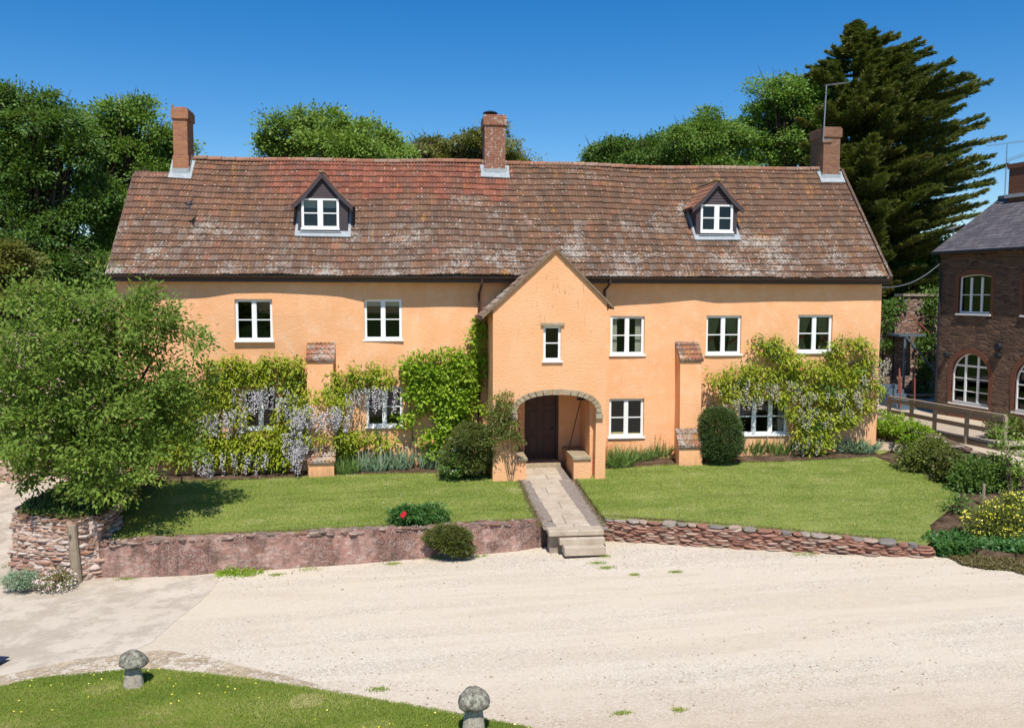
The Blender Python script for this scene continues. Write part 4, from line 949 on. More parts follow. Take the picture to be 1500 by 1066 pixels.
# side walls of the porch (from the front wall back to the house), inner ceiling
m.box(PX0, PX0+.36, PY+.42, .0, -.6, ZT-sl*(axp-PX0)-.12); m.box(PX1-.40, PX1, PY+.42, .0, -.6, ZT-sr_*(PX1-axp)-.12)
m.box(PX0+.36, PX1-.4, PY+.42, .1, azt+.02, azt+.12)
porch = m.build('porch', M['render2'], H)
m = MB(); N_ = 17       # stone arch hood
for k in range(N_):
    t0_, t1_ = math.pi*k/N_+.012, math.pi*(k+1)/N_-.012; q = []
    for t_, e in ((t0_, 0), (t1_, 0), (t1_, .17), (t0_, .17)):
        c_ = math.cos(t_); s_ = math.sin(t_); q.append((acx+(arw+e)*math.copysign(abs(c_)**.85, c_), az0+(azt-az0+e)*s_**.8))
    m.hexa([(a, PY-.07, b) for a, b in q]+[(a, PY+.05, b) for a, b in q])
m.box(archx1-.02, archx1+.2, PY-.10, PY+.02, az0-.15, az0-.005); m.box(archx0-.2, archx0+.02, PY-.10, PY+.02, az0-.15, az0-.005)
m.build('arch_stones', M['archstone'], porch, bev=.008)
m = MB()        # gable coping stones along the rake
for s_, S, xe in ((-1, sl, float(EL[0])), (1, sr_, float(ER[0]))):
    n = 9
    for k in range(n):
        a, b = axp+(xe-axp)*k/n, axp+(xe-axp)*(k+1)/n-s_*.003; za, zb = ZT-S*abs(a-axp), ZT-S*abs(b-axp); j = random.uniform(-.006, .01)
        m.hexa([(a, PY-.10, za-.09), (b, PY-.10, zb-.09), (b, PY+.16, zb-.09), (a, PY+.16, za-.09), (a, PY-.10, za-.012+j*.5), (b, PY-.10, zb-.012+j*.5), (b, PY+.16, zb-.012+j*.5), (a, PY+.16, za-.012+j*.5)])
m.build('gable_coping', M['barge'], porch)
m = MB()        # porch roof
for s_, S, xe in ((-1, sl, float(EL[0])), (1, sr_, float(ER[0]))):
    nrow = 11
    for k in range(nrow):
        a, b = axp+(xe-axp)*k/nrow, axp+(xe-axp)*(k+1)/nrow; za, zb = ZT-S*abs(a-axp)-.05, ZT-S*abs(b-axp)-.05+.03; Y = PY+.165; ymax = 1.2
        while Y < ymax:
            m.cur = random.choice([(.22, .12, .08), (.28, .15, .10), (.18, .11, .08), (.33, .24, .18)]); aa, bb = [], []
            for u, h in prof+[(1, 0)]: aa.append(m.V((a, Y+u*.115, za+h*.025))); bb.append(m.V((b, Y+u*.115, zb+h*.025)))
            for q in range(5): m.F((aa[q], aa[q+1], bb[q+1], bb[q]))
            e0, e1 = m.V((b, Y, zb-.06)), m.V((b, Y+.115, zb-.06)); m.F((bb[0], bb[5], e1, e0)); Y += .115
m.build('porch_roof', M['tile'], porch, fixn=False)
m = MB(); xg = float(EL[0])-.03; A = [(xg, PY+.25, zl-.08), (xg, .0, zl-.06)]; m.tube(A, .05, 8); m.tube([(xg, -.15, zl-.1), (d1+.05, -.14, zl-.3)], .035, 8); m.build('porch_gutter', M['gutter'], porch)
window(H, pwin[0]+.004, pwin[1]-.004, pwin[2]+.003, pwin[3]-.003, PY+.07, cas=1, bars=1, fw=.05)
m = MB(); m.box(pwin[0]-.09, pwin[1]+.09, PY-.07, PY+.05, pwin[3]-.0, pwin[3]+.09); m.build('lintel', M['archstone'], porch, bev=.008)
# benches inside
bz_ = float(atZ(850, 655, .6)[2]); bxr = float(atZ(828, 655, .55)[0])
for xa, xb in ((PX1-.95, PX1-.42), (PX0+.37, archx0+.3)):
    m = MB(); m.box(xa, xb, PY+.1, -.05, -.3, .50); o = m.build('bench_base', M['render2'], porch)
    m = MB(); m.box(xa-(.04 if xa > acx else 0), xb+(.0 if xa > acx else .04), PY+.04, -.06, .503, .60); m.build('bench_top', M['archstone'], porch, bev=.015)
# door
zf_ = lawn_z(4, 0)+.12
m = MB(); dx0, dx1 = dw[0]+.03, dw[1]-.1; dzt = DZ-.02; Yd = .13
m.box(dx0, dx1, Yd, Yd+.05, zf_, dzt)
hw = (dx1-dx0)/2
for c_ in range(2):
    xa = dx0+c_*hw+.07; xb = dx0+(c_+1)*hw-.07; hh = dzt-zf_
    for za, zb in ((zf_+.1, zf_+hh*.36), (zf_+hh*.42, zf_+hh*.74), (zf_+hh*.79, dzt-.07)):
        m.box(xa, xb, Yd-.012, Yd+.0, za, za+.03); m.box(xa, xb, Yd-.012, Yd, zb-.03, zb); m.box(xa, xa+.03, Yd-.012, Yd, za+.03, zb-.03); m.box(xb-.03, xb, Yd-.012, Yd, za+.03, zb-.03); m.box(xa+.06, xb-.06, Yd-.02, Yd, za+.06, zb-.06)
o = m.build('door', M['door'], H, bev=.003)
m = MB(); m.lathe((0, 0, 0), [(.03, 0), (.035, .02), (.015, .045)], 12); 
for k, v in enumerate(m.v): m.v[k] = (dx1-.1+v[0], Yd-.02-v[2], zf_+1.0+v[1])
m.build('door_knob', M['dmetal'], o)
m = MB(); m.box(dw[0], dx0-.004, Yd-.05, Yd+.08, zf_, DZ); m.box(dx1+.012, dw[1], Yd-.05, Yd+.08, zf_, DZ); m.build('door_frame', M['door'], o)
m = MB(); m.box(3.3, 4.7, -.75, .3, -.3, zf_); m.build('doorstep', M['archstone'], porch, bev=.01)
# ---- buttresses
def buttress(pxl, pxr, ytop_wall, ytop_front, ybase, prot, batter, ystep0, ystep1, px_low, lprot):
    Yf = -prot; x0, x1 = float(atY(pxl, 560, Yf)[0]), float(atY(pxr, 560, Yf)[0]); zf1 = float(atY((pxl+pxr)/2, ytop_front, Yf)[2]); zw = float(atY((pxl+pxr)/2, ytop_wall, -.02)[2]); zb = -.5
    m = MB(); prof_ = [(.05, zb), (Yf-batter, zb), (Yf, zf1-.05), (.05, zw-.06)]
    m.plate(prof_, [], x0+.0, x1-.0, lambda a, b, t_: (t_, a, b))
    zs0 = float(atY((px_low[0]+px_low[1])/2, ystep0, Yf-batter)[2]); zs1 = float(atY((px_low[0]+px_low[1])/2, ystep1, -lprot)[2]); lx0, lx1 = float(atY(px_low[0], 660, -lprot)[0]), float(atY(px_low[1], 660, -lprot)[0])
    m.plate([(Yf-batter+.06, zb), (-lprot, zb), (-lprot, zs1-.06), (Yf-batter+.06, zs0-.04)], [], lx0, lx1, lambda a, b, t_: (t_, a, b))
    o = m.build('buttress', M['render'], H)
    for (xa, xb, ya, za, yb, zb_, rows) in ((x0-.03, x1+.05, .02, zw, Yf-.08, zf1, 4), (lx0-.04, lx1+.04, Yf-batter*.9, zs0, -lprot-.07, zs1, 3)):
        m = MB()
        for r_ in range(rows):
            f0, f1 = r_/rows, (r_+1)/rows; p0 = (ya+(yb-ya)*f0, za+(zb_-za)*f0); p1 = (ya+(yb-ya)*f1, za+(zb_-za)*f1+.03); X = xa; n = max(3, round((xb-xa)/.115)); st = (xb-xa)/n
            for q in range(n):
                m.cur = random.choice([(.38, .15, .08), (.30, .13, .08), (.24, .15, .10), (.44, .21, .07), (.34, .25, .18)]) if q % 2 == 0 else m.cur; aa, bb = [], []
                for u, h in prof+[(1, 0)]: aa.append(m.V((X+u*st, p0[0], p0[1]+h*.028))); bb.append(m.V((X+u*st, p1[0], p1[1]+h*.028)))
                for k in range(5): m.F((aa[k], aa[k+1], bb[k+1], bb[k]))
                e0, e1 = m.V((X, p1[0], p1[1]-.035)), m.V((X+st, p1[0], p1[1]-.035)); m.F((e0, e1, bb[5], bb[0])); X += st
        m.hexa([(xa, yb+.03, zb_-.06), (xb, yb+.03, zb_-.06), (xb, ya, za-.06), (xa, ya, za-.06), (xa, yb+.03, zb_-.0), (xb, yb+.03, zb_-.0), (xb, ya, za+.0), (xa, ya, za+.0)])
        m.build('tile_capping', M['tile'], o, fixn=False)
    return o
buttress(450, 488, 498, 527, 694, .42, .14, 655, 677, (452, 489), .85)
buttress(996, 1027, 500, 527, 672, .52, .12, 628, 654, (995, 1029), .95)

# broom leaning in the porch
p0 = (PX1-.98, -.6, .16); p1 = (PX1-.62, PY+.75, float(atY(836, 585, PY+.75)[2]))
th = thing('broom', p0, 'broom leaning head up against the inner right side of the porch', 'broom')
m = MB(); m.tube([p0, p1], .016, 8); m.build('handle', M['door'], th)
m = MB(); m.box(p1[0]-.12, p1[0]+.14, p1[1]-.05, p1[1]+.05, p1[2]-.02, p1[2]+.05); m.build('head', M['dmetal'], th); m = MB()
for k in range(60): x = p1[0]-.11+.24*random.random(); y = p1[1]-.04+.08*random.random(); m.tube([(x, y, p1[2]+.05), (x+random.uniform(-.02, .02), y, p1[2]+.13)], .004, 4)
m.build('bristles', M['dmetal'], th)
m = MB(); m.tube([(archx0+.32, -.9, .6), (archx0+.1, PY+.5, 1.75)], .014, 8); tag(m.build('walking_stick', M['door']), 'dark stick leaning on the left bench inside the porch', 'stick')
# ============================================================ STONE BARN ON THE RIGHT
K = atZ(1369, 602, .55); K[2] = 0
ang = math.radians(11.3); wd_ = np.array([-math.sin(ang), math.cos(ang), 0]); ep = np.array([math.cos(ang), math.sin(ang), 0])
def atW(px, py, off=0.0):   # picture point on the barn's near wall -> (s along wall towards viewer, z)
    p = atPl(px, py, K-ep*off, ep); return float(np.dot(K-p, wd_)), float(p[2])
BN = thing('stone_barn', K, 'brown stone building with slate roof and arched white windows right of the steps', 'building')
s_e, ze = atW(1369, 370); _, ze2 = atW(1500, 350); print('barn', K, 'eave', ze, ze2, atW(1471, 292)); ze = (ze+ze2)/2
def bfn(a, b, t_): q = K-wd_*a+ep*t_; return (q[0], q[1], b)
wins = []
x_, zt_b = atW(1405, 408); x2_, zb_b = atW(1450, 459)
uw = (x_, x2_, atW(1402, 458)[1]*.5+atW(1449, 461)[1]*.5, atW(1428, 402)[1])
def archo(s0, s1, zb, zt, n=14):
    r_ = (s1-s0)/2; c_ = (s0+s1)/2; zs = zt-r_*.95; return [(s0, zb), (s1, zb), (s1, zs)]+[(c_+r_*math.cos(math.pi*k/n), zs+r_*.95*math.sin(math.pi*k/n)) for k in range(1, n)]+[(s0, zs)]
a0, _ = atW(1393, 560); a1, _ = atW(1448, 560); azb = (atW(1393, 588)[1]+atW(1447, 597)[1])/2; azt_ = atW(1422, 518)[1]
b0, _ = atW(1486, 560); b1 = b0+(a1-a0)*1.02
print('barn windows', uw, a0, a1, azb, azt_, b0)
uo = [(uw[0], uw[2]), (uw[1], uw[2]), (uw[1], uw[3]-.09), ((uw[0]+uw[1])/2+.4, uw[3]-.02), ((uw[0]+uw[1])/2, uw[3]), ((uw[0]+uw[1])/2-.4, uw[3]-.02), (uw[0], uw[3]-.09)]
gap = b0-a0; u2 = [(s+gap*1.0, z) for s, z in uo]
LNB = 13.0
m = MB(); m.plate([(0, -1.8), (LNB, -1.8), (LNB, ze), (0, ze)], [uo, archo(a0, a1, azb, azt_), archo(b0, b1, azb, azt_), u2], 0, .4, bfn)
DPB = 6.4; hwb = DPB/2; zrb = atPl(1471, 292, K+ep*hwb, ep)[2]; print('ridge z', zrb)
for a in (0, LNB):
    m.plate([(0.41, -1.8), (DPB, -1.8), (DPB, ze), (hwb, zrb-.05), (.41, ze+.28)], [], a, a+(.35 if a == 0 else -.35), lambda p, q, t_: bfn(t_, q, p))
m.plate([(.36, -1.8), (LNB-.36, -1.8), (LNB-.36, ze), (.36, ze)], [], DPB-.4, DPB-.01, bfn)
m.build('wall', M['brownstone'], BN)
m = MB(); m.poly([bfn(.4, -1, 1.4), bfn(LNB-.4, -1, 1.4), bfn(LNB-.4, ze, 1.4), bfn(.4, ze, 1.4)]); m.build('dark_backing', M['room_shade'], BN)  # added dark sheet; its colour supplies the barn's indoor darkness
m = MB()      # roof in two slopes
sl_b = (zrb-ze)/hwb
for (t0_, z0_, t1_, z1_) in ((-.3, ze-.3*sl_b, hwb, zrb), (DPB+.3, ze-.3*sl_b, hwb, zrb)):
    rows = 22
    for r_ in range(rows):
        f0, f1 = r_/rows, (r_+1)/rows; ta, tb = t0_+(t1_-t0_)*f0, t0_+(t1_-t0_)*f1; za, zb = z0_+(z1_-z0_)*f0+.05, z0_+(z1_-z0_)*f1+.05
        m.poly([bfn(-.2, za+.014, ta), bfn(LNB+.2, za+.014, ta), bfn(LNB+.2, zb, tb), bfn(-.2, zb, tb)]); m.poly([bfn(-.2, za, ta), bfn(LNB+.2, za, ta), bfn(LNB+.2, za+.014, ta), bfn(-.2, za+.014, ta)])
    m.poly([bfn(-.2, z0_-.05, t0_), bfn(LNB+.2, z0_-.05, t0_), bfn(LNB+.2, z1_-.05, t1_), bfn(-.2, z1_-.05, t1_)]); m.poly([bfn(-.2, z0_-.05, t0_), bfn(-.2, z1_-.05, t1_), bfn(-.2, z1_+.05, t1_), bfn(-.2, z0_+.05, t0_)])
o = m.build('roof', M['slate'], BN)
m = MB(); m.tube([bfn(-.2, zrb+.07, hwb), bfn(LNB+.2, zrb+.07, hwb)], .1, 10); m.build('ridge_tiles', M['coping'], o)
m = MB(); m.tube([bfn(-.15, ze-.3*sl_b-.0, -.36), bfn(LNB, ze-.3*sl_b, -.36)], .065, 8); m.tube([bfn(.12, ze-.5, -.3), bfn(.12, ze-1, -.09), bfn(.12, -.5, -.09)], .045, 8); m.build('gutter', M['dmetal'], BN)
# brick surrounds
def ring(m, inner, w_, t0_, t1_, closed_bottom=False):
    c_ = np.mean(np.array(inner), axis=0); outer = []
    for k, (a, b) in enumerate(inner):
        pa, pb = np.array(inner[k-1]), np.array(inner[(k+1) % len(inner)]); d = nrm(pb-pa); n_ = np.array([d[1], -d[0]]); outer.append((a+n_[0]*w_, b+n_[1]*w_))
    k = len(inner)
    for q in range(1, k):   # skip the sill side (first edge)
        n2 = (q+1) % k; m.hexa([bfn(inner[q][0], inner[q][1], t0_), bfn(inner[n2][0], inner[n2][1], t0_), bfn(outer[n2][0], outer[n2][1], t0_), bfn(outer[q][0], outer[q][1], t0_), bfn(inner[q][0], inner[q][1], t1_), bfn(inner[n2][0], inner[n2][1], t1_), bfn(outer[n2][0], outer[n2][1], t1_), bfn(outer[q][0], outer[q][1], t1_)])
m = MB()
for l in (uo, u2, archo(a0, a1, azb, azt_), archo(b0, b1, azb, azt_)): m = MB(); ring(m, l, .22, -.015, .2); m.build('brick_surround', M['brick_o'], BN)
for (p, q) in ((a0, a1), (b0, b1)): m = MB(); m.box(p-.1, q+.1, -.9, azb, -.025, -.002, lambda x, y, z: bfn(x, y, z)); m.build('brick_apron', M['brick_o'], BN)
def barnwin(outline, s0, s1, z0, z1, arch):
    m = MB(); fw = .06; c_ = np.mean(np.array(outline), axis=0); n = len(outline)
    inn = [(a+(c_[0]-a)*.055/ max(.2, (s1-s0)/2), b+(c_[1]-b)*.06/max(.2, (z1-z0)/2)) for a, b in outline]
    for q in range(n):
        k = (q+1) % n; m.hexa([bfn(*outline[q], .10), bfn(*outline[k], .10), bfn(*inn[k], .10), bfn(*inn[q], .10), bfn(*outline[q], .18), bfn(*outline[k], .18), bfn(*inn[k], .18), bfn(*inn[q], .18)])
    W = s1-s0
    def zc(s): 
        if not arch: return z1-.06
        r_ = W/2; u = (s-(s0+s1)/2)/r_; return z1-r_*.95+r_*.95*math.sqrt(max(0, 1-u*u))-.03
    for k in (1, 2):
        s = s0+W*k/3; m.box(s-.045, s+.045, z0+.05, zc(s), .104, .17, bfn_sw)
    nb = 4 if arch else 2
    for j in range(1, nb):
        z = z0+(z1-z0-(W*.0))*j/nb; th_ = .04 if (arch and j == 3) else .018; 
        e = W/2 if not arch or z < z1-W/2*.95 else W/2*math.sqrt(max(0, 1-((z-(z1-W/2*.95))/(W/2*.95))**2)); c0 = (s0+s1)/2
        for k in range(3):
            p = max(s0+W*k/3+.045, c0-e+.04); q = min(s0+W*(k+1)/3-.045, c0+e-.04)
            if q > p: m.box(p, q, z-th_, z+th_, .12, .16, bfn_sw)
    o = m.build('window', M['white'], BN); m = MB(); m.plate(outline, [], .15, .152, bfn); m.build('pane', M['glass'], o)
    m = MB(); m.box(s0-.06, s1+.06, z0-.07, z0-.004, -.07, .16, bfn_sw); m.build('sill', M['white'], o)
def bfn_sw(a, b, t_): return bfn(a, b, t_)
class _: pass
_box = MB.box
def box3(s, x0, x1, y0, y1, z0, z1, fn=None):
    p = [(x0, y0, z0), (x1, y0, z0), (x1, y1, z0), (x0, y1, z0), (x0, y0, z1), (x1, y0, z1), (x1, y1, z1), (x0, y1, z1)]
    s.hexa([fn(*q) for q in p] if fn else p)
barnwin(uo, uw[0], uw[1], uw[2], uw[3]-.06, False); barnwin(u2, uw[0]+gap, uw[1]+gap, uw[2], uw[3]-.06, False)
barnwin(archo(a0, a1, azb, azt_), a0, a1, azb, azt_, True); barnwin(archo(b0, b1, azb, azt_), b0, b1, azb, azt_, True)
# wall lamp and bell box
for (px, py, r_) in ((1389, 520, .13), (1465, 508, .15), (1465, 521, .13)):
    s, z = atW(px, py); c_ = np.array(bfn(s, z, -.02)); th = thing('wall_lamp', c_, {1389: 'round black wall lamp left of the arched barn window', }.get(px) or ('upper one of two black lamp drums on the stone wall between the arched windows' if py < 515 else 'lower one of two black lamp drums on the stone wall between the arched windows'), 'wall lamp')
    m = MB(); m.tube([c_, c_-ep*.08, c_-ep*.16], [r_*.6, r_, r_*.9], 14); m.build('shade', M['dmetal'], th); m = MB(); m.tube([c_+ep*.03, c_-ep*.015], r_*.7, 12); m.build('back_plate', M['dmetal'], th)
# barn chimney, aerials
cp_ = atPl(1478, 288, K+ep*(hwb-.35), ep); s_c = float(np.dot(K-cp_, wd_)); zct = float(atPl(1479, 241, K+ep*(hwb-.35), ep)[2])
m = MB(); m.box(s_c, s_c+1.1, zrb-.8, zct-.2, hwb-.4, hwb+.4, bfn); o = m.build('chimney', M['brick_o'], BN); m = MB(); m.box(s_c-.05, s_c+1.15, zct-.202, zct, hwb-.45, hwb+.45, bfn); m.build('chimney_cap', M['brick_o'], o)
m = MB(); m.box(s_c-.1, s_c+1.2, zrb-.03, zrb+.12, hwb-.5, hwb+.5, bfn); m.build('flashing', M['lead'], o)
q0 = np.array(bfn(s_c-.12, zrb-.0, hwb-.45)); q1 = atPl(1480, 211, K+ep*(hwb-.45), ep); q1 = np.array([q0[0], q0[1], q1[2]])
th = thing('television_aerial', q0, 'tall aerial with two toothed booms beside the chimney of the stone building', 'aerial'); m = MB(); m.tube([q0, q1], .02, 8); m.build('mast', M['metal'], th)
for dz, L0, L1 in ((-.02, -1.0, 1.3), (-.62, -.05, .95)):
    m = MB(); a = q1+np.array([L0, -.1, dz-.08]); b = q1+np.array([L1, .1, dz+.25]); m.tube([a, b], .010, 6)
    for k in range(12): p = a+(b-a)*(k+.5)/12; m.tube([p+np.array([.02, -.18, -.05]), p+np.array([-.02, .18, .09])], .005, 5)
    m.build('boom', M['metal'], th)
f0 = atPl(1396, 350, K+ep*.9, ep); f1 = atPl(1397, 336, K+ep*.9, ep)
th = thing('floodlight', f0, 'flat pale floodlight on a short post at the foot of the slate roof', 'floodlight'); m = MB(); m.tube([f0-np.array([0, 0, .2]), f1], .035, 8); m.build('post', M['metal'], th)
m = MB(); c_ = f1; m.hexa([c_+np.array(v) for v in ((-.24, -.15, -.03), (.24, -.15, .13), (.24, .25, .13), (-.24, .25, -.03), (-.24, -.15, .01), (.24, -.15, .17), (.24, .25, .17), (-.24, .25, .01))]); m.build('lamp_panel', M['metal'], th)
# overhead cable
e0 = np.array([WX1-.05, .4, 5.75]); e1 = np.array(bfn(.1, ze-.6, -.05)); m = MB(); pts = [e0+(e1-e0)*k/12+np.array([0, 0, -.35*math.sin(math.pi*k/12)]) for k in range(13)]; m.tube(pts, .022, 6); tag(m.build('overhead_cable', M['metal']), 'slack grey cable strung from the farmhouse eave to the stone building', 'cable')

# ---- raised yard, deck, side wall
TZ = .45
yard = [(15.9, .8), (17.0, -1.5), (18.6, -3.6), (20.2, -5.2), (30, -6), (36, 0), (36, 30), (15.9, 30)]
sheet('raised_yard', yard, M['gravel'], zf=lambda X, Y: TZ, step=2, amp=.02, skirt=1.6)
R = [atZ(px, py, 1.62) for px, py in ((1303, 581), (1336, 586), (1370, 592), (1417, 600), (1473, 609))]
DK = thing('boardwalk', (R[2][0], R[2][1], .5), 'weathered timber boardwalk with post and rail fence beside the stone building', 'boardwalk')
dz = .68; m = MB(); dvec = nrm(R[0]-R[4]); side_ = np.array([-dvec[1], dvec[0], 0])*-1
if side_[0] < 0: side_ = -side_
L_ = np.linalg.norm(R[0]-R[4]); k = 0.0
while k < L_+.9:
    c_ = R[4]+dvec*(k-.1); c_[2] = 0; h_ = dz+random.uniform(-.004, .004); a, b = c_, c_+dvec*.138; w1 = side_*1.75
    m.hexa([(a[0], a[1], h_-.04), (b[0], b[1], h_-.04), (b[0]+w1[0], b[1]+w1[1], h_-.04), (a[0]+w1[0], a[1]+w1[1], h_-.04), (a[0], a[1], h_), (b[0], b[1], h_), (b[0]+w1[0], b[1]+w1[1], h_), (a[0]+w1[0], a[1]+w1[1], h_)]); k += .145
m.build('deck', M['deck'], DK)
m = MB(); a = R[4].copy(); b = R[0].copy(); a[2] = b[2] = dz-.16; m.bar(a-side_*.02, b-side_*.02, .05, .2); m.bar(a+side_*1.7, b+side_*1.7, .05, .2); m.build('joist', M['timber_d'], DK)
for p in R: m = MB(); m.box(p[0]-.055, p[0]+.055, p[1]-.055, p[1]+.055, .0, 1.6); m.build('post', M['timber'], DK, bev=.006)
for (p, q) in zip(R[:-1], R[1:]):
    for z0_, w_, h_ in ((1.635, .13, .045), (1.50, .04, .15), (1.08, .04, .15)):
        a = p.copy(); b = q.copy(); a[2] = b[2] = z0_; off = -side_*(.0 if h_ < .1 else .075); m = MB(); m.bar(a+off, b+off, w_, h_); m.build('rail', M['timber_d'] if h_ > .1 else M['timber'], DK)
# ramp/landing at the deck's near end
m = MB(); c_ = R[4]; m.box(c_[0]-.1, c_[0]+1.7, c_[1]-1.6, c_[1]-.12, .1, .52); tag(m.build('landing_slab', M['deck'], bev=.02), 'pale timber landing at the near end of the boardwalk', 'landing')
# side wall of the garden
SWp = []; 
for px, py, ztop in ((1266, 603, 1.25), (1300, 616, 1.15), (1340, 629, 1.0), (1375, 643, .85), (1415, 658, .68), (1450, 670, .5), (1490, 700, .2)):
    p = atZ(px, py, ztop); SWp.append((p[0], p[1], ztop))
print('sidewall', [tuple(round(float(v), 2) for v in p) for p in SWp])
wallstrip('side_wall', [(p[0], p[1], -.45) for p in SWp], [p[2] for p in SWp], M['brownstone'], .45, 'dark stone wall with ivy running from the farmhouse corner beside the boardwalk', cap=(.3, .6), capmat=M['coping'])

# ---- ivy clad bank wall with steel landing between the houses
IW = atZ(1335, 575, .5); IW = atY(1335, 560, 12.8); yb = 12.8
th = thing('bank_wall', (float(IW[0]), yb, .4), 'high ivy grown stone bank wall between the farmhouse and the stone building', 'stone wall')
xa, xb = float(atY(1285, 500, yb)[0])-1.5, float(atY(1378, 500, yb)[0])+1.2; zt_i = float(atY(1350, 434, yb)[2]); zt_j = float(atY(1300, 452, yb)[2])
m = MB(); m.plate([(xa, -.3), (xb, -.3), (xb, zt_i), ((xa+xb)/2, zt_i), ((xa+xb)/2-.4, zt_j), (xa, zt_j-.3)], [], yb, yb+.6, lambda a, b, t_: (a, t_, b)); m.build('masonry', M['greystone'], th)
m = MB(); m.box((xa+xb)/2-.3, xb, yb-.1, yb+.7, zt_i+.003, zt_i+.12); m.build('coping', M['coping'], th)
LDx0, LDx1 = float(atY(1312, 489, yb-.8)[0]), float(atY(1343, 489, yb-.8)[0]); LDz = float(atY(1325, 489, yb-.8)[2])
ST = thing('steel_stair', (LDx0, yb-.9, .4), 'narrow steel landing on a grey post with rust red rails against the bank wall', 'staircase')
m = MB(); m.box(LDx0-.1, LDx1+.15, yb-1.3, yb-.05, LDz-.1, LDz); m.build('landing', M['blue'], ST)
m = MB(); m.tube([(LDx0+.25, yb-1.2, .3), (LDx0+.25, yb-1.2, LDz)], .06, 8); m.bar((LDx0+.3, yb-1.2, LDz-.1), (LDx1+1.1, yb-2.4, .8), .22, .06); m.build('post', M['blue'], ST)
m = MB(); lz_ = LDz+1.0; m.tube([(LDx0, yb-1.25, LDz), (LDx0, yb-1.25, lz_)], .025, 6)
for k in range(12): x = LDx0+(LDx1-LDx0)*k/11; m.tube([(x, yb-1.25, LDz), (x, yb-1.25, lz_*.5+LDz*.5+.0 if k % 11 else lz_)], .012, 5)
m.bar((LDx0+.3, yb-1.25, lz_), (LDx1+.3, yb-1.3, LDz+.1), .05); m.bar((LDx0, yb-1.25, LDz+.5), (LDx1, yb-1.25, LDz+.5), .03); m.build('railing', M['rust'], ST)
for px in (1319, 1340):
    a = atY(px, 592, yb-4.0); b = atY(px, 556, yb-4.0); m = MB(); m.tube([a-np.array([0, 0, .5]), b], .035, 8); c_ = b+np.array([.45, .9, .42]); m.tube([b, c_], .03, 8); m.tube([c_, c_-np.array([0, 0, 1.1])], .03, 6); m.build('handrail', M['rust'], ST)
a = atY(1330, 590, yb-4.2); m = MB()
for k in range(6): m.box(a[0]-.35, a[0]+.5, yb-4.2+k*.3, yb-3.9+k*.3, .3, .5+k*.18)
m.build('step', M['blue'], ST)
# white slatted bench
p = atZ(1370, 578, 1.05); th = thing('garden_bench', (p[0], p[1], .46), 'pale slatted bench at the foot of the red handrails behind the boardwalk', 'bench')
m = MB()
for k in range(4): m.box(p[0]-1.1, p[0]+.75, p[1]+k*.13, p[1]+k*.13+.11, 1.0, 1.04)
m.build('seat', M['timber'], th); 
for x in (-1.0, .65): m = MB(); m.box(p[0]+x, p[0]+x+.08, p[1]+.02, p[1]+.5, .45, 1.0); m.build('leg', M['timber_d'], th)
m = MB(); m.box(p[0]+.78, p[0]+.9, p[1], p[1]+.12, .45, 1.15); m.build('end_post', M['timber_d'], th)

# ---- outbuilding on the left behind the cherry
OY = 6.0; ox1 = float(atY(140, 500, OY)[0]); ox0 = ox1-11; rzz = float(atY(15, 439, OY+3)[2]); ez_ = rzz-2.4
OB = thing('outbuilding', ((ox0+ox1)/2, OY, -1.2), 'low pinkish rubble outbuilding with clay tiled roof behind the cherry tree', 'outbuilding')
m = MB(); m.box(ox0, ox1, OY, OY+6, -1.9, ez_); m.build('wall', M['bastion'], OB)
m = MB()
nrow = 14
for r_ in range(nrow):
    f0, f1 = r_/nrow, (r_+1)/nrow; ya, yb_ = OY-.25+3.25*f0, OY-.25+3.25*f1; za, zb = ez_-.1+(rzz-ez_+.1)*f0, ez_-.1+(rzz-ez_+.1)*f1; X = ox0-.1
    while X < ox1+.1:
        m.cur = random.choice([(.24, .13, .09), (.3, .16, .11), (.19, .12, .09), (.34, .25, .19)]); A, B = [], []
        for u, h in prof+[(1, 0)]: A.append(m.V((X+u*.14, ya, za+.03+h*.03))); B.append(m.V((X+u*.14, yb_, zb+h*.03)))
        for k in range(5): m.F((A[k], A[k+1], B[k+1], B[k]))
        X += .14
m.cur = (.25, .14, .1); m.poly([(ox0-.1, OY+3, rzz), (ox1+.1, OY+3, rzz), (ox1+.1, OY+6.2, ez_), (ox0-.1, OY+6.2, ez_)]); m.poly([(ox1, OY, ez_), (ox1, OY+6, ez_), (ox1, OY+3, rzz)])
o = m.build('roof', M['tile'], OB, fixn=False); m = MB(); ridge(m, ox0, ox1+.1, OY+3, lambda X: rzz+.03); m.build('ridge_tiles', M['tile'], o)
m = MB(); m.box(ox0+4, ox0+5.1, OY-.03, OY-.004, -1.25, .8); m.build('door', M['timber_d'], OB)

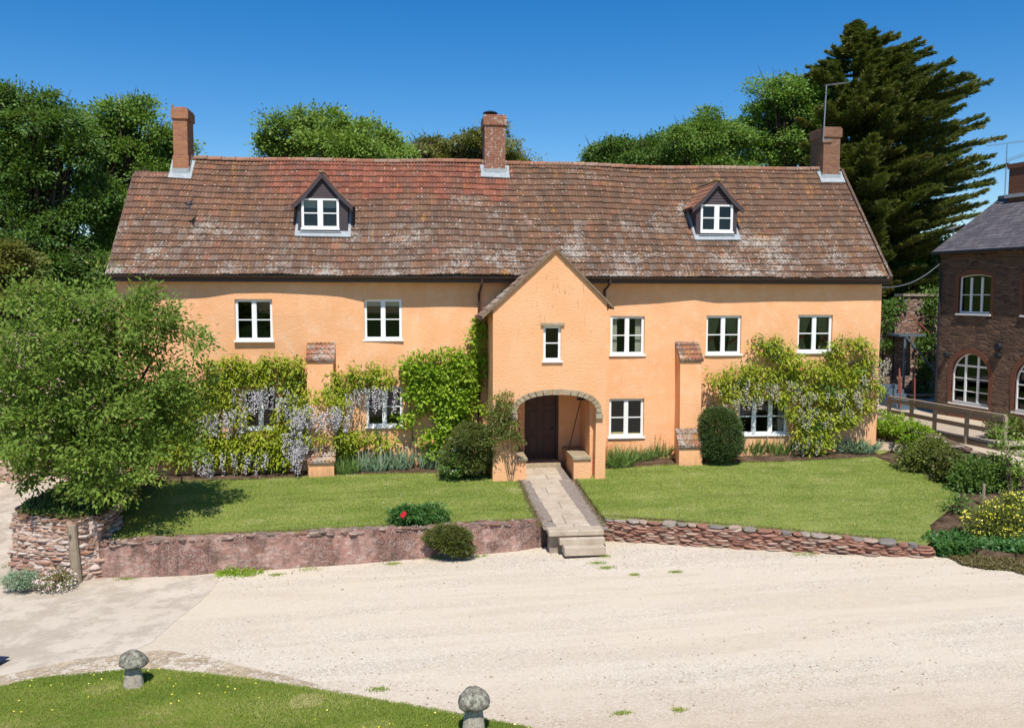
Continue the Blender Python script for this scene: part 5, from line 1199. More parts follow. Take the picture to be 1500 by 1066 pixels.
# ============================================================ SMALL THINGS IN FRONT
def staddle(px, pyb, rc, h, label, lean, second=False):
    b = atG(px, pyb); b[2] = fz(b[0], b[1])
    th = thing('staddle_stone', b, label, 'staddle stone', 'mushroom shaped staddle stones on the front lawn edge')
    lx, ly = lean; random.seed(px); m = MB(); hc = h*.62
    prof_ = [(rc*.68, -.08), (rc*.68, .0), (rc*.60, hc*.4), (rc*.52, hc*.8), (rc*.50, hc+.04)]
    rings = []
    n = 14
    for r_, z in prof_: rings.append([m.V((b[0]+lx*z+r_*math.cos(2*math.pi*k/n)*(1.1+.1*math.cos(4*math.pi*k/n+.8)), b[1]+ly*z+r_*math.sin(2*math.pi*k/n), b[2]+z)) for k in range(n)])
    for p, q in zip(rings[:-1], rings[1:]):
        for k in range(n): m.F((p[k], p[(k+1) % n], q[(k+1) % n], q[k]))
    m.F(rings[0][::-1]); m.F(rings[-1]); m.build('stem', M['staddle2'], th, smooth=False, bev=.006)
    m = MB(); n = 26; rings = []; ch = h*.36
    for r_, z in ((.35, .0), (.80, -.03*rc), (.97, .10*ch), (1.0, .26*ch), (.93, .50*ch), (.74, .74*ch), (.48, .92*ch), (.2, 1.0*ch)):
        rr = []
        for k in range(n):
            t_ = 2*math.pi*k/n; j = 1+.045*math.sin(3*t_+px)+.03*math.sin(7*t_)+random.uniform(-.015, .015); x = rc*r_*math.cos(t_)*j*1.06; y = rc*r_*math.sin(t_)*j
            zz_ = z+x*(-.12 if not second else .03)+y*.10+random.uniform(-.008, .008); rr.append(m.V((b[0]+lx*hc+x, b[1]+ly*hc+y, b[2]+hc+zz_)))
        rings.append(rr)
    for p, q in zip(rings[:-1], rings[1:]):
        for k in range(n): m.F((p[k], p[(k+1) % n], q[(k+1) % n], q[k]))
    m.F(rings[0][::-1]); m.F(rings[-1]); m.build('cap', M['staddle'], th, smooth=True)
    return b
s1 = staddle(196, 1009, .22, .62, 'mossy grey staddle stone at the left end of the front lawn', (.0, 0))
s2 = staddle(694, 1080, .225, .72, 'pitted brown and grey staddle stone at the bottom of the photo below the path', (.0, 0), True)
# timber post
pb = atG(113, 853); ptp = atY(105, 769, pb[1])
m = MB(); m.tube([pb-np.array([0, 0, .2]), pb*.6+ptp*.4, ptp, ptp+np.array([0, 0, .02])], [.125, .11, .10, .06], 10); tag(m.build('timber_post', M['timber'], smooth=False), 'weathered leaning round timber post against the stone corner wall', 'post')
# blue wedge at left edge
q = atG(14, 968); m = MB(); z_ = gz(q[0])+.012; zt2 = z_+.5
m.plate([(0, 0), (-1.5, .22), (-1.9, -.95), (-.28, -.75)][::-1], [], 0, .02, lambda a, b, t_: (q[0]+a, q[1]+b*1.15, z_+.06+t_-a*.02)); 
for a_, b_ in ((-.25, -.15), (-1.4, .05), (-1.6, -.8), (-.4, -.7)): m.box(q[0]+a_-.03, q[0]+a_+.03, q[1]+b_-.03, q[1]+b_+.03, z_-.02, z_+.07)
tag(m.build('board', M['navy']), 'dark blue pointed board lying on the drive at the left edge', 'board')
# swallow in flight over the roof
bp = atR(277, 299, .9); th = thing('swallow', bp, 'small dark blue swallow flying over the left end of the roof', 'bird')
m = MB(); bx_ = []
for t_, r_, z in ((-.11, .010, .0), (-.08, .034, .005), (-.01, .048, 0), (.05, .038, .0), (.10, .016, -.003), (.12, .004, -.004)): bx_.append(((bp[0]-t_, bp[1]-t_*.35, bp[2]+z), r_))
m.tube([p for p, _ in bx_], [r_ for _, r_ in bx_], 10)
for s_ in (-1, 1): m.poly([(bp[0]+.07, bp[1]+.02, bp[2]), (bp[0]+.19, bp[1]+.05+s_*.04, bp[2]+.0), (bp[0]+.09, bp[1]+.045+s_*.01, bp[2])])
m.build('body', M['bird'], th)
for s_ in (-1, 1):
    m = MB(); w = [(0, 0), (.03, .10), (.08, .19), (.15, .25), (.09, .12), (.07, 0)]
    tip = [(bp[0]+a-.03, bp[1]+s_*b*.75, bp[2]+b*(.75 if s_ > 0 else -.9)) for a, b in w]; m.poly([(x, y, z+.004) for x, y, z in tip]); m.poly([(x, y, z-.004) for x, y, z in tip][::-1]); m.build('wing', M['bird'], th)

# ============================================================ PLANTS
def blobs_wall(lst, Y, dens, nleaf, spread, depth=.25):
    """clumps filling blobs (px,py,rx,ry) on a wall"""
    P, V, cl = [], [], []
    for px, py, rx, ry in lst:
        k = max(3, int(rx*ry*dens)); u = rng.random(k)**.5; t_ = rng.random(k)*2*math.pi
        x = px+rx*u*np.cos(t_); y = py+ry*u*np.sin(t_)
        for a, b, uu in zip(x, y, u):
            yy = Y-depth*(1-uu*uu)*rng.random()**.6; c_ = atY(a, b, yy); P.append(c_)
    P = np.array(P); k = len(P); off = rng.normal(size=(k, nleaf, 3))*spread; cv = rng.random(k)
    Q = (P[:, None]+off).reshape(-1, 3); Q[:, 1] = np.minimum(Q[:, 1], -.14+0*Q[:, 1]) if Y > -.6 else Q[:, 1]
    V = (cv[:, None]*.6+.4*rng.random((k, nleaf))).ravel(); return Q, off.reshape(-1, 3), V
def wleaves(name, mat, parent, lst, Y=-.2, dens=.02, nleaf=14, spread=.10, ln=.13, wd=.055, depth=.25, droop=.7, aim=1.0):
    P, O, V = blobs_wall(lst, Y, dens, nleaf, spread, depth); n = len(P); D = nrm(O)*.8+rng.normal(size=(n, 3))*.5+np.array([0, -.35, -droop])
    return leaves(name, M[mat], parent, P, D, ln*(.6+.8*rng.random(n)), wd*(.6+.8*rng.random(n)), V, face=UPSUN*aim, curl=.08)
def racemes(name, mat, parent, lst, Y=-.3, per=1.0, L0=.25, L1=.55, depth=.25):
    P, D, V = [], [], []
    for px, py, rx, ry in lst:
        k = int(rx*ry*.045*per)+2
        for _ in range(k):
            t_ = random.random()*6.28; u = random.random()**.5; c_ = atY(px+rx*u*math.cos(t_), py+ry*u*math.sin(t_), Y-depth*random.random()); L_ = random.uniform(L0, L1); n = 56; cv = random.random()
            s_ = rng.random(n); r_ = .042*(1-s_*.85)+.005; a = rng.random(n)*6.28
            P.append(np.stack([c_[0]+r_*np.cos(a)+.02*np.sin(s_*5), np.minimum(c_[1]+r_*np.sin(a), -.1), c_[2]-s_*L_], 1)); D.append(np.stack([np.cos(a), np.sin(a), -.4+0*a], 1)+rng.normal(size=(n, 3))*.3); V.append(cv*.6+.4*rng.random(n))
    P = np.concatenate(P); D = np.concatenate(D); V = np.concatenate(V); n = len(P)
    return leaves(name, M[mat], parent, P, D, .034+.02*rng.random(n), .026+.014*rng.random(n), V, face=UPSUN*.8)
def stems(name, mat, parent, paths, Y, r=.025, taper=.5):
    m = MB()
    for pl in paths:
        pts = [np.array(atY(a, b, Y-random.uniform(0, .04))) for a, b in pl]; pts2 = []
        for p, q in zip(pts[:-1], pts[1:]):
            for k in range(3): pts2.append(p+(q-p)*k/3+np.array([random.uniform(-.03, .03), 0, random.uniform(-.03, .03)]))
        pts2.append(pts[-1]); m.tube(pts2, [r*(1-(1-taper)*k/len(pts2)) for k in range(len(pts2))], 6)
    return m.build(name, M[mat], parent, smooth=True)
random.seed(21)
# left wisteria
WL = thing('wisteria', atY(430, 690, -.25), 'yellow green wisteria with lilac racemes around the left buttress and left ground floor windows', 'climbing plant')
stems('stem', 'barkg', WL, [[(430, 692), (425, 640), (415, 590), (380, 555), (320, 545), (295, 560)], [(425, 640), (440, 590), (470, 570), (520, 555), (570, 560), (600, 590), (605, 640)], [(430, 660), (380, 650), (320, 655), (290, 660)], [(430, 660), (500, 655), (560, 650)], [(606, 690), (604, 630), (600, 590)]], -.14, .035)
wleaves('foliage', 'lf_wis', WL, [(330, 535, 26, 15), (365, 541, 28, 13), (402, 536, 28, 14), (432, 540, 17, 18), (330, 558, 28, 12), (375, 556, 30, 9), (430, 575, 20, 20), (505, 560, 24, 18), (535, 545, 30, 14), (560, 552, 22, 14), (475, 580, 30, 14), (495, 572, 18, 15), (415, 598, 14, 20), (330, 580, 22, 14), (322, 650, 34, 16), (370, 650, 42, 18), (400, 640, 22, 20), (350, 672, 34, 13), (395, 668, 24, 14), (420, 672, 14, 12), (310, 672, 22, 12), (500, 640, 20, 22), (512, 655, 12, 20), (455, 640, 24, 12), (420, 650, 14, 14), (535, 640, 30, 8), (560, 648, 20, 8), (300, 640, 24, 30), (300, 590, 20, 30), (460, 600, 30, 9), (352, 608, 16, 18), (430, 620, 12, 20), (270, 600, 22, 40), (265, 655, 24, 24), (235, 620, 20, 50), (300, 665, 24, 14)], Y=-.25, dens=.062, nleaf=16, spread=.085, ln=.15, wd=.05, depth=.28, droop=.8)
racemes('flowers', 'fl_wis', WL, [(355, 572, 24, 6), (390, 572, 24, 6), (420, 580, 14, 12), (330, 605, 24, 8), (305, 610, 20, 8), (345, 598, 14, 8), (440, 608, 18, 10), (465, 608, 26, 8), (495, 606, 18, 10), (430, 630, 10, 14), (418, 640, 10, 10), (315, 662, 18, 5), (345, 664, 24, 5), (375, 662, 22, 5), (300, 660, 18, 6), (430, 650, 10, 10), (533, 566, 16, 5), (570, 568, 12, 5), (545, 570, 30, 4), (515, 580, 8, 10), (440, 650, 10, 12)], Y=-.40, per=1.15, L0=.4, L1=.85)
wleaves('inner_foliage', 'lf_dk', WL, [(350, 545, 60, 18), (420, 550, 40, 20), (520, 560, 50, 18), (360, 660, 60, 22), (500, 640, 24, 20), (300, 600, 24, 50), (440, 600, 24, 30), (540, 642, 30, 8)], Y=-.18, dens=.03, nleaf=14, spread=.085, ln=.13, wd=.05, depth=.22, droop=.7)
# front skirts over the left buttress
wleaves('buttress_foliage', 'lf_wis', WL, [(470, 578, 26, 10), (445, 600, 14, 12), (500, 596, 14, 14), (455, 642, 22, 10), (505, 645, 16, 12)], Y=-.85, dens=.05, nleaf=15, spread=.08, ln=.12, wd=.042, depth=.15)
racemes('buttress_flowers', 'fl_wis', WL, [(455, 598, 18, 9), (480, 600, 20, 9), (435, 605, 10, 12), (500, 602, 10, 10), (436, 655, 8, 14), (445, 640, 8, 8)], Y=-.95, per=1.2, L0=.35, L1=.7, depth=.12)
# vine
VN = thing('vine', atY(655, 680, -.2), 'bright lime green vine climbing the wall and downpipe left of the porch', 'climbing plant')
stems('stem', 'barkg', VN, [[(668, 690), (670, 620), (650, 560), (620, 540)], [(670, 620), (690, 560), (700, 510), (708, 480)], [(660, 650), (620, 600), (600, 580)]], -.13, .03)
wleaves('foliage', 'lf_vine', VN, [(618, 545, 26, 26), (650, 535, 28, 24), (680, 545, 24, 32), (615, 580, 18, 24), (650, 575, 26, 26), (680, 590, 18, 30), (662, 610, 24, 30), (655, 636, 18, 16), (700, 500, 12, 26), (704, 478, 8, 10), (709, 530, 8, 16), (597, 612, 14, 10), (640, 660, 22, 12), (625, 640, 12, 10), (690, 640, 10, 12), (602, 540, 10, 22), (600, 570, 8, 18), (712, 600, 8, 6)], Y=-.22, dens=.085, nleaf=15, spread=.085, ln=.12, wd=.085, depth=.35, droop=.35)
# right wisteria
WRt = thing('wisteria', atY(1150, 650, -.25), 'green wisteria with faded cream racemes over the wide right hand ground floor window', 'climbing plant')
stems('stem', 'barkg', WRt, [[(1180, 660), (1185, 600), (1170, 560), (1110, 545), (1060, 560)], [(1185, 600), (1210, 560), (1250, 530), (1290, 530)], [(1170, 560), (1150, 520), (1130, 500)]], -.13, .035)
wleaves('foliage', 'lf_wis', WRt, [(1125, 508, 24, 14), (1145, 512, 20, 14), (1245, 508, 30, 14), (1225, 520, 14, 14), (1270, 520, 12, 16), (1085, 545, 24, 14), (1065, 555, 14, 18), (1120, 548, 28, 16), (1155, 530, 24, 16), (1185, 540, 28, 16), (1215, 548, 26, 16), (1250, 555, 28, 20), (1280, 560, 12, 24), (1170, 565, 26, 16), (1200, 585, 26, 18), (1235, 585, 26, 16), (1075, 580, 22, 12), (1110, 572, 24, 10), (1150, 585, 14, 14), (1185, 612, 26, 14), (1190, 640, 26, 24), (1230, 612, 24, 14), (1215, 640, 12, 12), (1245, 605, 18, 14), (1040, 545, 8, 8), (1048, 560, 6, 14), (1160, 600, 10, 12), (1270, 590, 14, 14)], Y=-.25, dens=.062, nleaf=16, spread=.085, ln=.15, wd=.05, depth=.32, droop=.8)
wleaves('darker_foliage', 'lf_dk', WRt, [(1170, 560, 30, 18), (1220, 570, 30, 20), (1110, 560, 28, 14), (1190, 620, 26, 26), (1260, 550, 22, 18), (1080, 560, 20, 12), (1120, 505, 22, 12), (1135, 515, 28, 12), (1240, 502, 26, 10), (1262, 512, 18, 14), (1210, 515, 10, 14), (1243, 612, 20, 10)], Y=-.22, dens=.03, nleaf=14, spread=.085, ln=.13, wd=.05, depth=.32, droop=.7)
racemes('flowers', 'fl_wis2', WRt, [(1080, 562, 24, 8), (1130, 565, 24, 8), (1180, 575, 22, 10), (1215, 575, 22, 8), (1160, 560, 20, 8), (1250, 580, 20, 10), (1075, 590, 18, 6), (1100, 582, 20, 6), (1200, 610, 20, 10), (1180, 600, 18, 10), (1245, 600, 14, 8), (1175, 640, 12, 10), (1205, 640, 12, 8), (1290, 540, 14, 12), (1300, 530, 10, 8), (1265, 560, 12, 12)], Y=-.38, per=.8, L0=.2, L1=.5)
# beds: iris clumps and others
def blades(name, mat, parent, n, r_, h, w_, flop=.5, c=(0, 0)):
    a = rng.random(n)*6.28; u = rng.random(n)**.5*r_; P = np.stack([c[0]+u*np.cos(a), c[1]+u*np.sin(a)*.6, np.zeros(n)], 1); L_ = h*(.45+.65*rng.random(n)); D = np.stack([rng.normal(size=n)*flop*.75, rng.normal(size=n)*flop*.6-.1, np.ones(n)], 1)
    return leaves(name, M[mat], parent, P, D, L_, w_, rng.random(n), face=np.array([0, -1, .2])*1.4, curl=.03)
def clump(name, label, cat, px, py, mat, n, r_, h, w_, group=None, flop=.5, flowers=None, onlawn=True):
    b = atLn(px, py) if onlawn else atG(px, py); th = thing(name, b, label, cat, group)
    o = blades('foliage', mat, None, n, r_, h, w_, flop); o.parent = th
    if flowers:
        m = MB(); fm, k, fr = flowers
        for _ in range(k):
            x, y = random.uniform(-r_, r_)*.9, random.uniform(-r_*.6, 0); zt_f = h*random.uniform(.85, 1.25); m.tube([(x, y, h*.3), (x, y-.03, zt_f)], .006, 4, cap=False)
            for q in range(3): m.rock((x+random.uniform(-fr, fr)*.6, y-.03, zt_f+random.uniform(-.4, .5)*fr), (fr*.55, fr*.5, fr*.5), .3, 5, 3)
        f_ = m.build('flowers', M[fm], None); org = Vector(f_.location); f_.parent = th
    return th
random.seed(31)
G_ = 'clumps of strap and sword leaved plants along the foot of the farmhouse wall'
clump('iris_clump', 'dark green strap leaved clump directly right of the left buttress', 'plant', 508, 693, 'lf_day', 260, .42, .62, .03, G_)
clump('iris_clump', 'grey green iris clump between left buttress and vine, left one of three, with pale spikes', 'plant', 545, 690, 'lf_iris', 260, .45, .68, .035, G_, flowers=('curtain', 8, .03))
clump('iris_clump', 'grey green iris clump between left buttress and vine, middle one of three', 'plant', 580, 687, 'lf_iris', 280, .5, .68, .035, G_, flowers=('curtain', 6, .03))
clump('iris_clump', 'pale iris clump under the vine, next to the round brown bush', 'plant', 632, 686, 'lf_iris', 170, .36, .72, .035, G_, flowers=('curtain', 6, .03))
clump('leafy_plant', 'small dark green leafy plant under the left ground floor window among the wisteria flowers', 'plant', 404, 691, 'lf_dk', 240, .26, .5, .07, G_, flop=.9)
clump('daylily_clump', 'arching strap leaved clump with orange flowers against the right side of the porch', 'plant', 903, 683, 'lf_day', 420, .5, .75, .028, G_, flop=1.0, flowers=('fl_org', 9, .035))
clump('daylily_clump', 'strap leaved clump under the window right of the porch', 'plant', 935, 674, 'lf_day', 300, .5, .55, .028, G_, flop=.9, flowers=('fl_org', 5, .03))
clump('daylily_clump', 'tall strap leaved clump touching the left of the right buttress', 'plant', 968, 671, 'lf_day', 240, .38, .7, .028, G_, flop=.7, flowers=('fl_org', 3, .03))
clump('iris_clump', 'green iris clump right beside the clipped dome shrub', 'plant', 1103, 666, 'lf_day', 320, .5, .7, .04, G_, flowers=('curtain', 5, .03))
clump('iris_clump', 'iris clump with pale flower spikes under the middle of the wide window', 'plant', 1138, 665, 'lf_day', 330, .55, .65, .035, G_, flowers=('curtain', 14, .03))
clump('iris_clump', 'iris clump with pale spikes under the right end of the wide window', 'plant', 1172, 664, 'lf_iris', 260, .42, .6, .035, G_, flowers=('curtain', 10, .03))
clump('iris_clump', 'blue grey broad bladed iris clump at the right end of the farmhouse wall', 'plant', 1238, 662, 'lf_iris', 230, .6, .75, .05, G_, flop=1.1)
clump('iris_clump', 'blue grey iris clump between the pale spiked irises and the last broad bladed one', 'plant', 1262, 664, 'lf_iris', 150, .4, .65, .05, G_, flop=1.0)
# bushes
def bush(name, label, cat, lobes, base, mat, per_m2, nleaf, spread, ln, wd, r_=.04, flowers=None, **kw):
    if name in ('wall_shrub', 'round_bush', 'peony', 'border_shrub', 'yellow_shrub'): lobes = boughs(lobes, 7, (.28, .42), .8)
    th = thing(name, base, label, cat); top = np.mean([l[0] for l in lobes], axis=0); m = MB()
    for k in range(6):
        l = random.choice(lobes)[0]; m.tube([base+np.array([random.uniform(-.1, .1), random.uniform(-.05, .05), -.05]), (np.array(base)+np.array(l))/2+np.array([random.uniform(-.1, .1), 0, 0]), l], [r_, r_*.7, r_*.3], 6)
    m.build('stems', M['bark'], th); o = crown('foliage', M[mat], th, lobes, per_m2*2.3, nleaf, spread, ln, wd, **kw)
    if flowers:
        fm, k, fr = flowers; P, D, V = crown_pts(lobes, k, 6, .05, inner=0, rough=.06); P = P+nrm(P-top)*.04; n = len(P); leaves('flowers', M[fm], th, P, nrm(P-top)+rng.normal(size=(n, 3))*.6, fr*(.7+.6*rng.random(n)), fr*.8, rng.random(n), face=UPSUN, kind='stuff')
    return th
bush('round_bush', 'rounded olive brown bush left of the porch', 'bush', [pxlobe(688, 660, 38, 36, -1.35), pxlobe(712, 655, 26, 34, -1.35), pxlobe(665, 672, 20, 24, -1.4), pxlobe(690, 636, 26, 18, -1.3)], atLn(690, 697), 'lf_bush', 55, 16, .07, .065, .04, rough=.06, inner=.3)
bush('white_rose', 'small green rose with few white blooms at the left foot of the round bush', 'bush', [pxlobe(663, 680, 14, 16, -1.75), pxlobe(672, 664, 9, 10, -1.7)], atLn(664, 697), 'lf_dk', 45, 14, .06, .07, .045, flowers=('curtain', 3, .05))
bush('clipped_shrub', 'dense dark green clipped dome shrub between the right buttress and wide window', 'bush', [pxlobe(1056, 632, 27, 33, -.95, .5), pxlobe(1060, 648, 27, 25, -.95, .5), pxlobe(1046, 614, 18, 15, -.9, .42), pxlobe(1042, 648, 14, 24, -.9, .4)], atLn(1058, 674), 'lf_yew', 190, 16, .045, .045, .024, rough=.015, inner=.25)
bush('peony', 'dark green peony with crimson flower on top of the pink garden wall', 'plant', [pxlobe(600, 754, 28, 15, -5.75), pxlobe(630, 754, 24, 14, -5.7), pxlobe(582, 758, 12, 10, -5.8)], atLn(612, 770), 'lf_peo', 55, 15, .06, .09, .035)
random.seed(5); PE = [o for o in COL.objects if o.name == 'peony'][0]; m = MB(); 
for (px, py) in ((590, 755),(592, 752)):
    c_ = atY(px, py, -6.35)
    for k in range(6): m.rock(c_+np.array([math.cos(k)*.028, 0, math.sin(k)*.028]), (.035, .035, .035), .3, 6, 4)
m.build('flower', M['fl_red'], PE)
bush('wall_shrub', 'olive brown mounded shrub spilling over the pink garden wall beside the peony', 'bush', [pxlobe(660, 788, 30, 21, -6.5), pxlobe(640, 786, 17, 14, -6.4), pxlobe(676, 797, 15, 16, -6.6)], atG(660, 812), 'lf_bush', 90, 16, .05, .055, .022, rough=.06)
bush('low_shrub', 'soft grey green mound at the left foot of the stone corner wall', 'bush', [pxlobe(30, 848, 19, 8, -7.1, .3)], atG(32, 855), 'lf_iris', 90, 16, .05, .06, .02)
bush('fleabane', 'pink and white flowering fleabane mound at the foot of the timber post', 'flower', [pxlobe(80, 850, 22, 9, -7.2, .25), pxlobe(90, 842, 14, 7, -7.0, .2)], atG(84, 860), 'lf_rose', 60, 10, .06, .05, .02, flowers=('fl_pnk', 70, .045))
bush('weed_patch', 'bright green weed tuft on the gravel against the foot of the pink garden wall', 'plant', [pxlobe(345, 846, 22, 8, -6.7, .3), pxlobe(368, 843, 20, 8, -6.65, .28), pxlobe(335, 842, 12, 7, -6.6, .2)], atG(355, 855), 'lf_vine', 90, 14, .05, .055, .03)
YS = float(atLn(1460, 792)[1])
bush('yellow_shrub', 'shrub covered in small yellow flowers in the bed at the right edge of the lawn', 'bush', [pxlobe(1465, 757, 34, 26, YS+.5), pxlobe(1438, 768, 28, 20, YS+.35), pxlobe(1484, 744, 26, 24, YS+.6), pxlobe(1460, 778, 34, 14, YS+.25)], atLn(1460, 795), 'lf_rose', 38, 14, .07, .06, .035, flowers=('fl_yel', 34, .05))
random.seed(77)
RSH = [(1335, 672, 18, 20, 'small rounded olive shrub against the side wall, nearest the farmhouse'), (1363, 668, 22, 26, 'pale green shrub against the side wall between two darker shrubs'), (1392, 682, 22, 26, 'reddish green shrub in the middle of the side wall border'), (1425, 696, 28, 26, 'dark green bushy shrub behind the wooden stake'), (1455, 690, 24, 28, 'loose dark shrub behind the yellow flowered bush')]
for k, (px, py, rx, ry, lb) in enumerate(RSH):
    p = SWp[min(6, 2+k)]; Yb = float(atLn(px, py+ry)[1])+.3; bush('border_shrub', lb, 'bush', [pxlobe(px, py, rx, ry, Yb), pxlobe(px+rx*.5, py+8, rx*.7, ry*.6, Yb-.1), pxlobe(px-rx*.5, py+10, rx*.6, ry*.6, Yb)], np.array([*atY(px, py+ry, Yb)[:2], lawn_z(atY(px, py+ry, Yb)[0], Yb)]), ['lf_rose', 'lf_rose', 'lf_bush', 'lf_dk', 'lf_bush'][k], 32, 14, .08, .085, .05, rough=.2)['group'] = 'shrubs along the side wall border'
bush('tall_rose', 'tall thin stemmed pale leaved rose at the right edge above the yellow bush', 'bush', [pxlobe(1480, 665, 22, 26, -4.6), pxlobe(1495, 705, 24, 28, -4.8), pxlobe(1470, 640, 9, 18, -4.5)], atLn(1482, 745), 'lf_ash', 10, 12, .12, .10, .055, r_=.012, rough=.3)
bush('small_rose', 'sparse young shrub on bare soil left of the wooden stake', 'bush', [pxlobe(1398, 726, 14, 14, float(atLn(1405, 748)[1])), pxlobe(1414, 740, 18, 12, float(atLn(1405, 752)[1]))], atLn(1405, 755), 'lf_dk', 9, 10, .10, .09, .05, rough=.3)
p = atLn(1440, 741); m = MB(); m.tube([p-np.array([0, 0, .15]), p+np.array([.0, .0, .62])], .04, 8); tag(m.build('wooden_stake', M['timber']), 'short pale wooden stake in the border left of the yellow flowered bush', 'stake')
p = atLn(1474, 720); m = MB(); m.tube([p, p+np.array([-.05, 0, .5]), p+np.array([.03, 0, 1.0]), p+np.array([-.02, 0, 1.6])], [.03, .025, .02, .01], 7); tag(m.build('bare_stem', M['deck']), 'thin crooked pale bare stem rising behind the yellow flowered bush', 'stem')
# ivy over the side wall
IV = thing('ivy', (SWp[1][0], SWp[1][1], .9), 'bright green ivy draped over the top of the side wall beside the boardwalk', 'climbing plant')
lob = [pxlobe(1308, 622, 24, 12, SWp[1][1]-.1, .5), pxlobe(1335, 635, 22, 14, SWp[2][1]-.1, .5), pxlobe(1355, 648, 14, 18, SWp[2][1]-.35, .3), pxlobe(1290, 612, 14, 9, SWp[0][1]-.1, .4), pxlobe(1343, 665, 9, 20, SWp[2][1]-.4, .2)]
crown('foliage', M['lf_vine'], IV, lob, 40, 16, .08, .09, .06, rough=.1); m = MB()
for l in lob: m.tube([(l[0][0], l[0][1], -.2), l[0]], .025, 6)
m.build('stems', M['bark'], IV)
# shrub on far side of deck
c_ = R[4]+dvec*.6+side_*.9; bush('deck_shrub', 'round green shrub growing at the near end of the boardwalk below the stone building', 'bush', [pxlobe(1480, 628, 22, 15, float(c_[1])+.4), pxlobe(1462, 624, 14, 12, float(c_[1])+.4)], np.array([*atY(1478, 640, float(c_[1])+.4)[:2], TZ]), 'lf_bush', 40, 14, .08, .08, .05)
# ivy on the bank wall
IV2 = thing('ivy', ((xa+xb)/2, yb-.3, .5), 'shaggy ivy hanging down the high bank wall between the two buildings', 'climbing plant')
lob = [pxlobe(1312, 448, 22, 6, yb-.1, .3), pxlobe(1362, 468, 10, 26, yb-.2, .3), pxlobe(1360, 520, 9, 30, yb-.2, .3), pxlobe(1298, 470, 8, 16, yb-.2, .3), pxlobe(1296, 505, 7, 14, yb-.2, .3), pxlobe(1358, 562, 9, 16, yb-.3, .3), pxlobe(1364, 436, 12, 8, yb, .4), pxlobe(1350, 500, 5, 12, yb-.2, .2)]
crown('foliage', M['lf_dk'], IV2, lob, 16, 18, .14, .14, .09, rough=.2); m = MB()
for l in lob: m.tube([(l[0][0], yb-.05, .2), (l[0][0], yb-.05, l[0][2])], .03, 6)
m.build('stems', M['bark'], IV2)
# rose by the porch
RO = thing('climbing_rose', atLn(748, 697), 'leggy climbing rose with bare canes at the left jamb of the porch', 'climbing plant')
stems('stem', 'barkg', RO, [[(748, 696), (742, 650), (735, 610), (728, 590)], [(752, 696), (758, 640), (748, 600)], [(745, 696), (735, 640), (745, 590)], [(750, 696), (750, 650), (765, 640)], [(752, 680), (745, 655), (756, 630)]], PY-.13, .014)
lob = [pxlobe(735, 600, 15, 15, PY-.25, .25), pxlobe(727, 622, 12, 15, PY-.25, .22), pxlobe(746, 628, 10, 14, PY-.25, .2), pxlobe(720, 640, 7, 12, PY-.25, .2), pxlobe(757, 645, 5, 12, PY-.22, .15), pxlobe(742, 586, 11, 8, PY-.22, .2)]
crown('foliage', M['lf_rose'], RO, lob, 80, 14, .07, .065, .036, rough=.25)
# ground cover at the right end of the wall
def cover(name, label, pts, mat, n, h, w_, zoff=0.0, zf=None, tk=None):
    P = []; xs_ = [p[0] for p in pts]; ys_ = [p[1] for p in pts]
    def ins(x, y):
        c = False
        for i in range(len(pts)):
            (x1_, y1_), (x2_, y2_) = pts[i-1], pts[i]
            if (y1_ > y) != (y2_ > y) and x < (x2_-x1_)*(y-y1_)/(y2_-y1_)+x1_: c = not c
        return c
    while len(P) < n:
        x, y = random.uniform(min(xs_), max(xs_)), random.uniform(min(ys_), max(ys_))
        if ins(x, y): P.append((x, y, (zf or gz)(x, y)+zoff+(tk or h*.7)*random.random()))
    P = np.array(P); D = rng.normal(size=(n, 3))+np.array([0, -.2, .3]); return leaves(name, M[mat], None, P, D, h*(.5+.6*rng.random(n)), w_, rng.random(n), face=UPSUN, label=label, cat='ground cover', kind='stuff')
gc1 = [tuple(atG(*q)[:2]) for q in [(1345, 806), (1360, 798), (1420, 795), (1520, 792), (1560, 815), (1500, 822), (1440, 817), (1380, 817)]]
cover('ground_cover', 'leafy green ground cover where the dry stone wall ends', gc1, 'lf_peo', 15000, .13, .06, zoff=.0, tk=.34)
gc2 = [tuple(atG(*q)[:2]) for q in [(1388, 816), (1440, 814), (1520, 815), (1560, 850), (1500, 842), (1480, 836), (1440, 834), (1410, 828)]]
cover('ground_cover', 'brown matted ground cover spilling onto the gravel at the right edge', gc2, 'lf_brn', 12000, .09, .03, zoff=.0)
btp = [(p[0]*.95+BCEN[0]*.05, p[1]*.95+BCEN[1]*.05) for p in BPTS]+[(-7.3, -1.2), (-9.3, -1.2)]
cover('ground_cover', 'straggly ivy and dry weeds on top of the rounded corner wall under the cherry', btp, 'lf_brn', 5200, .08, .035, zf=lambda x, y: BT+.03)
cover('ground_cover', 'green weeds on the raised corner and lawn edge beneath the cherry', btp, 'lf_dk', 3000, .14, .05, zf=lambda x, y: BT+.04)
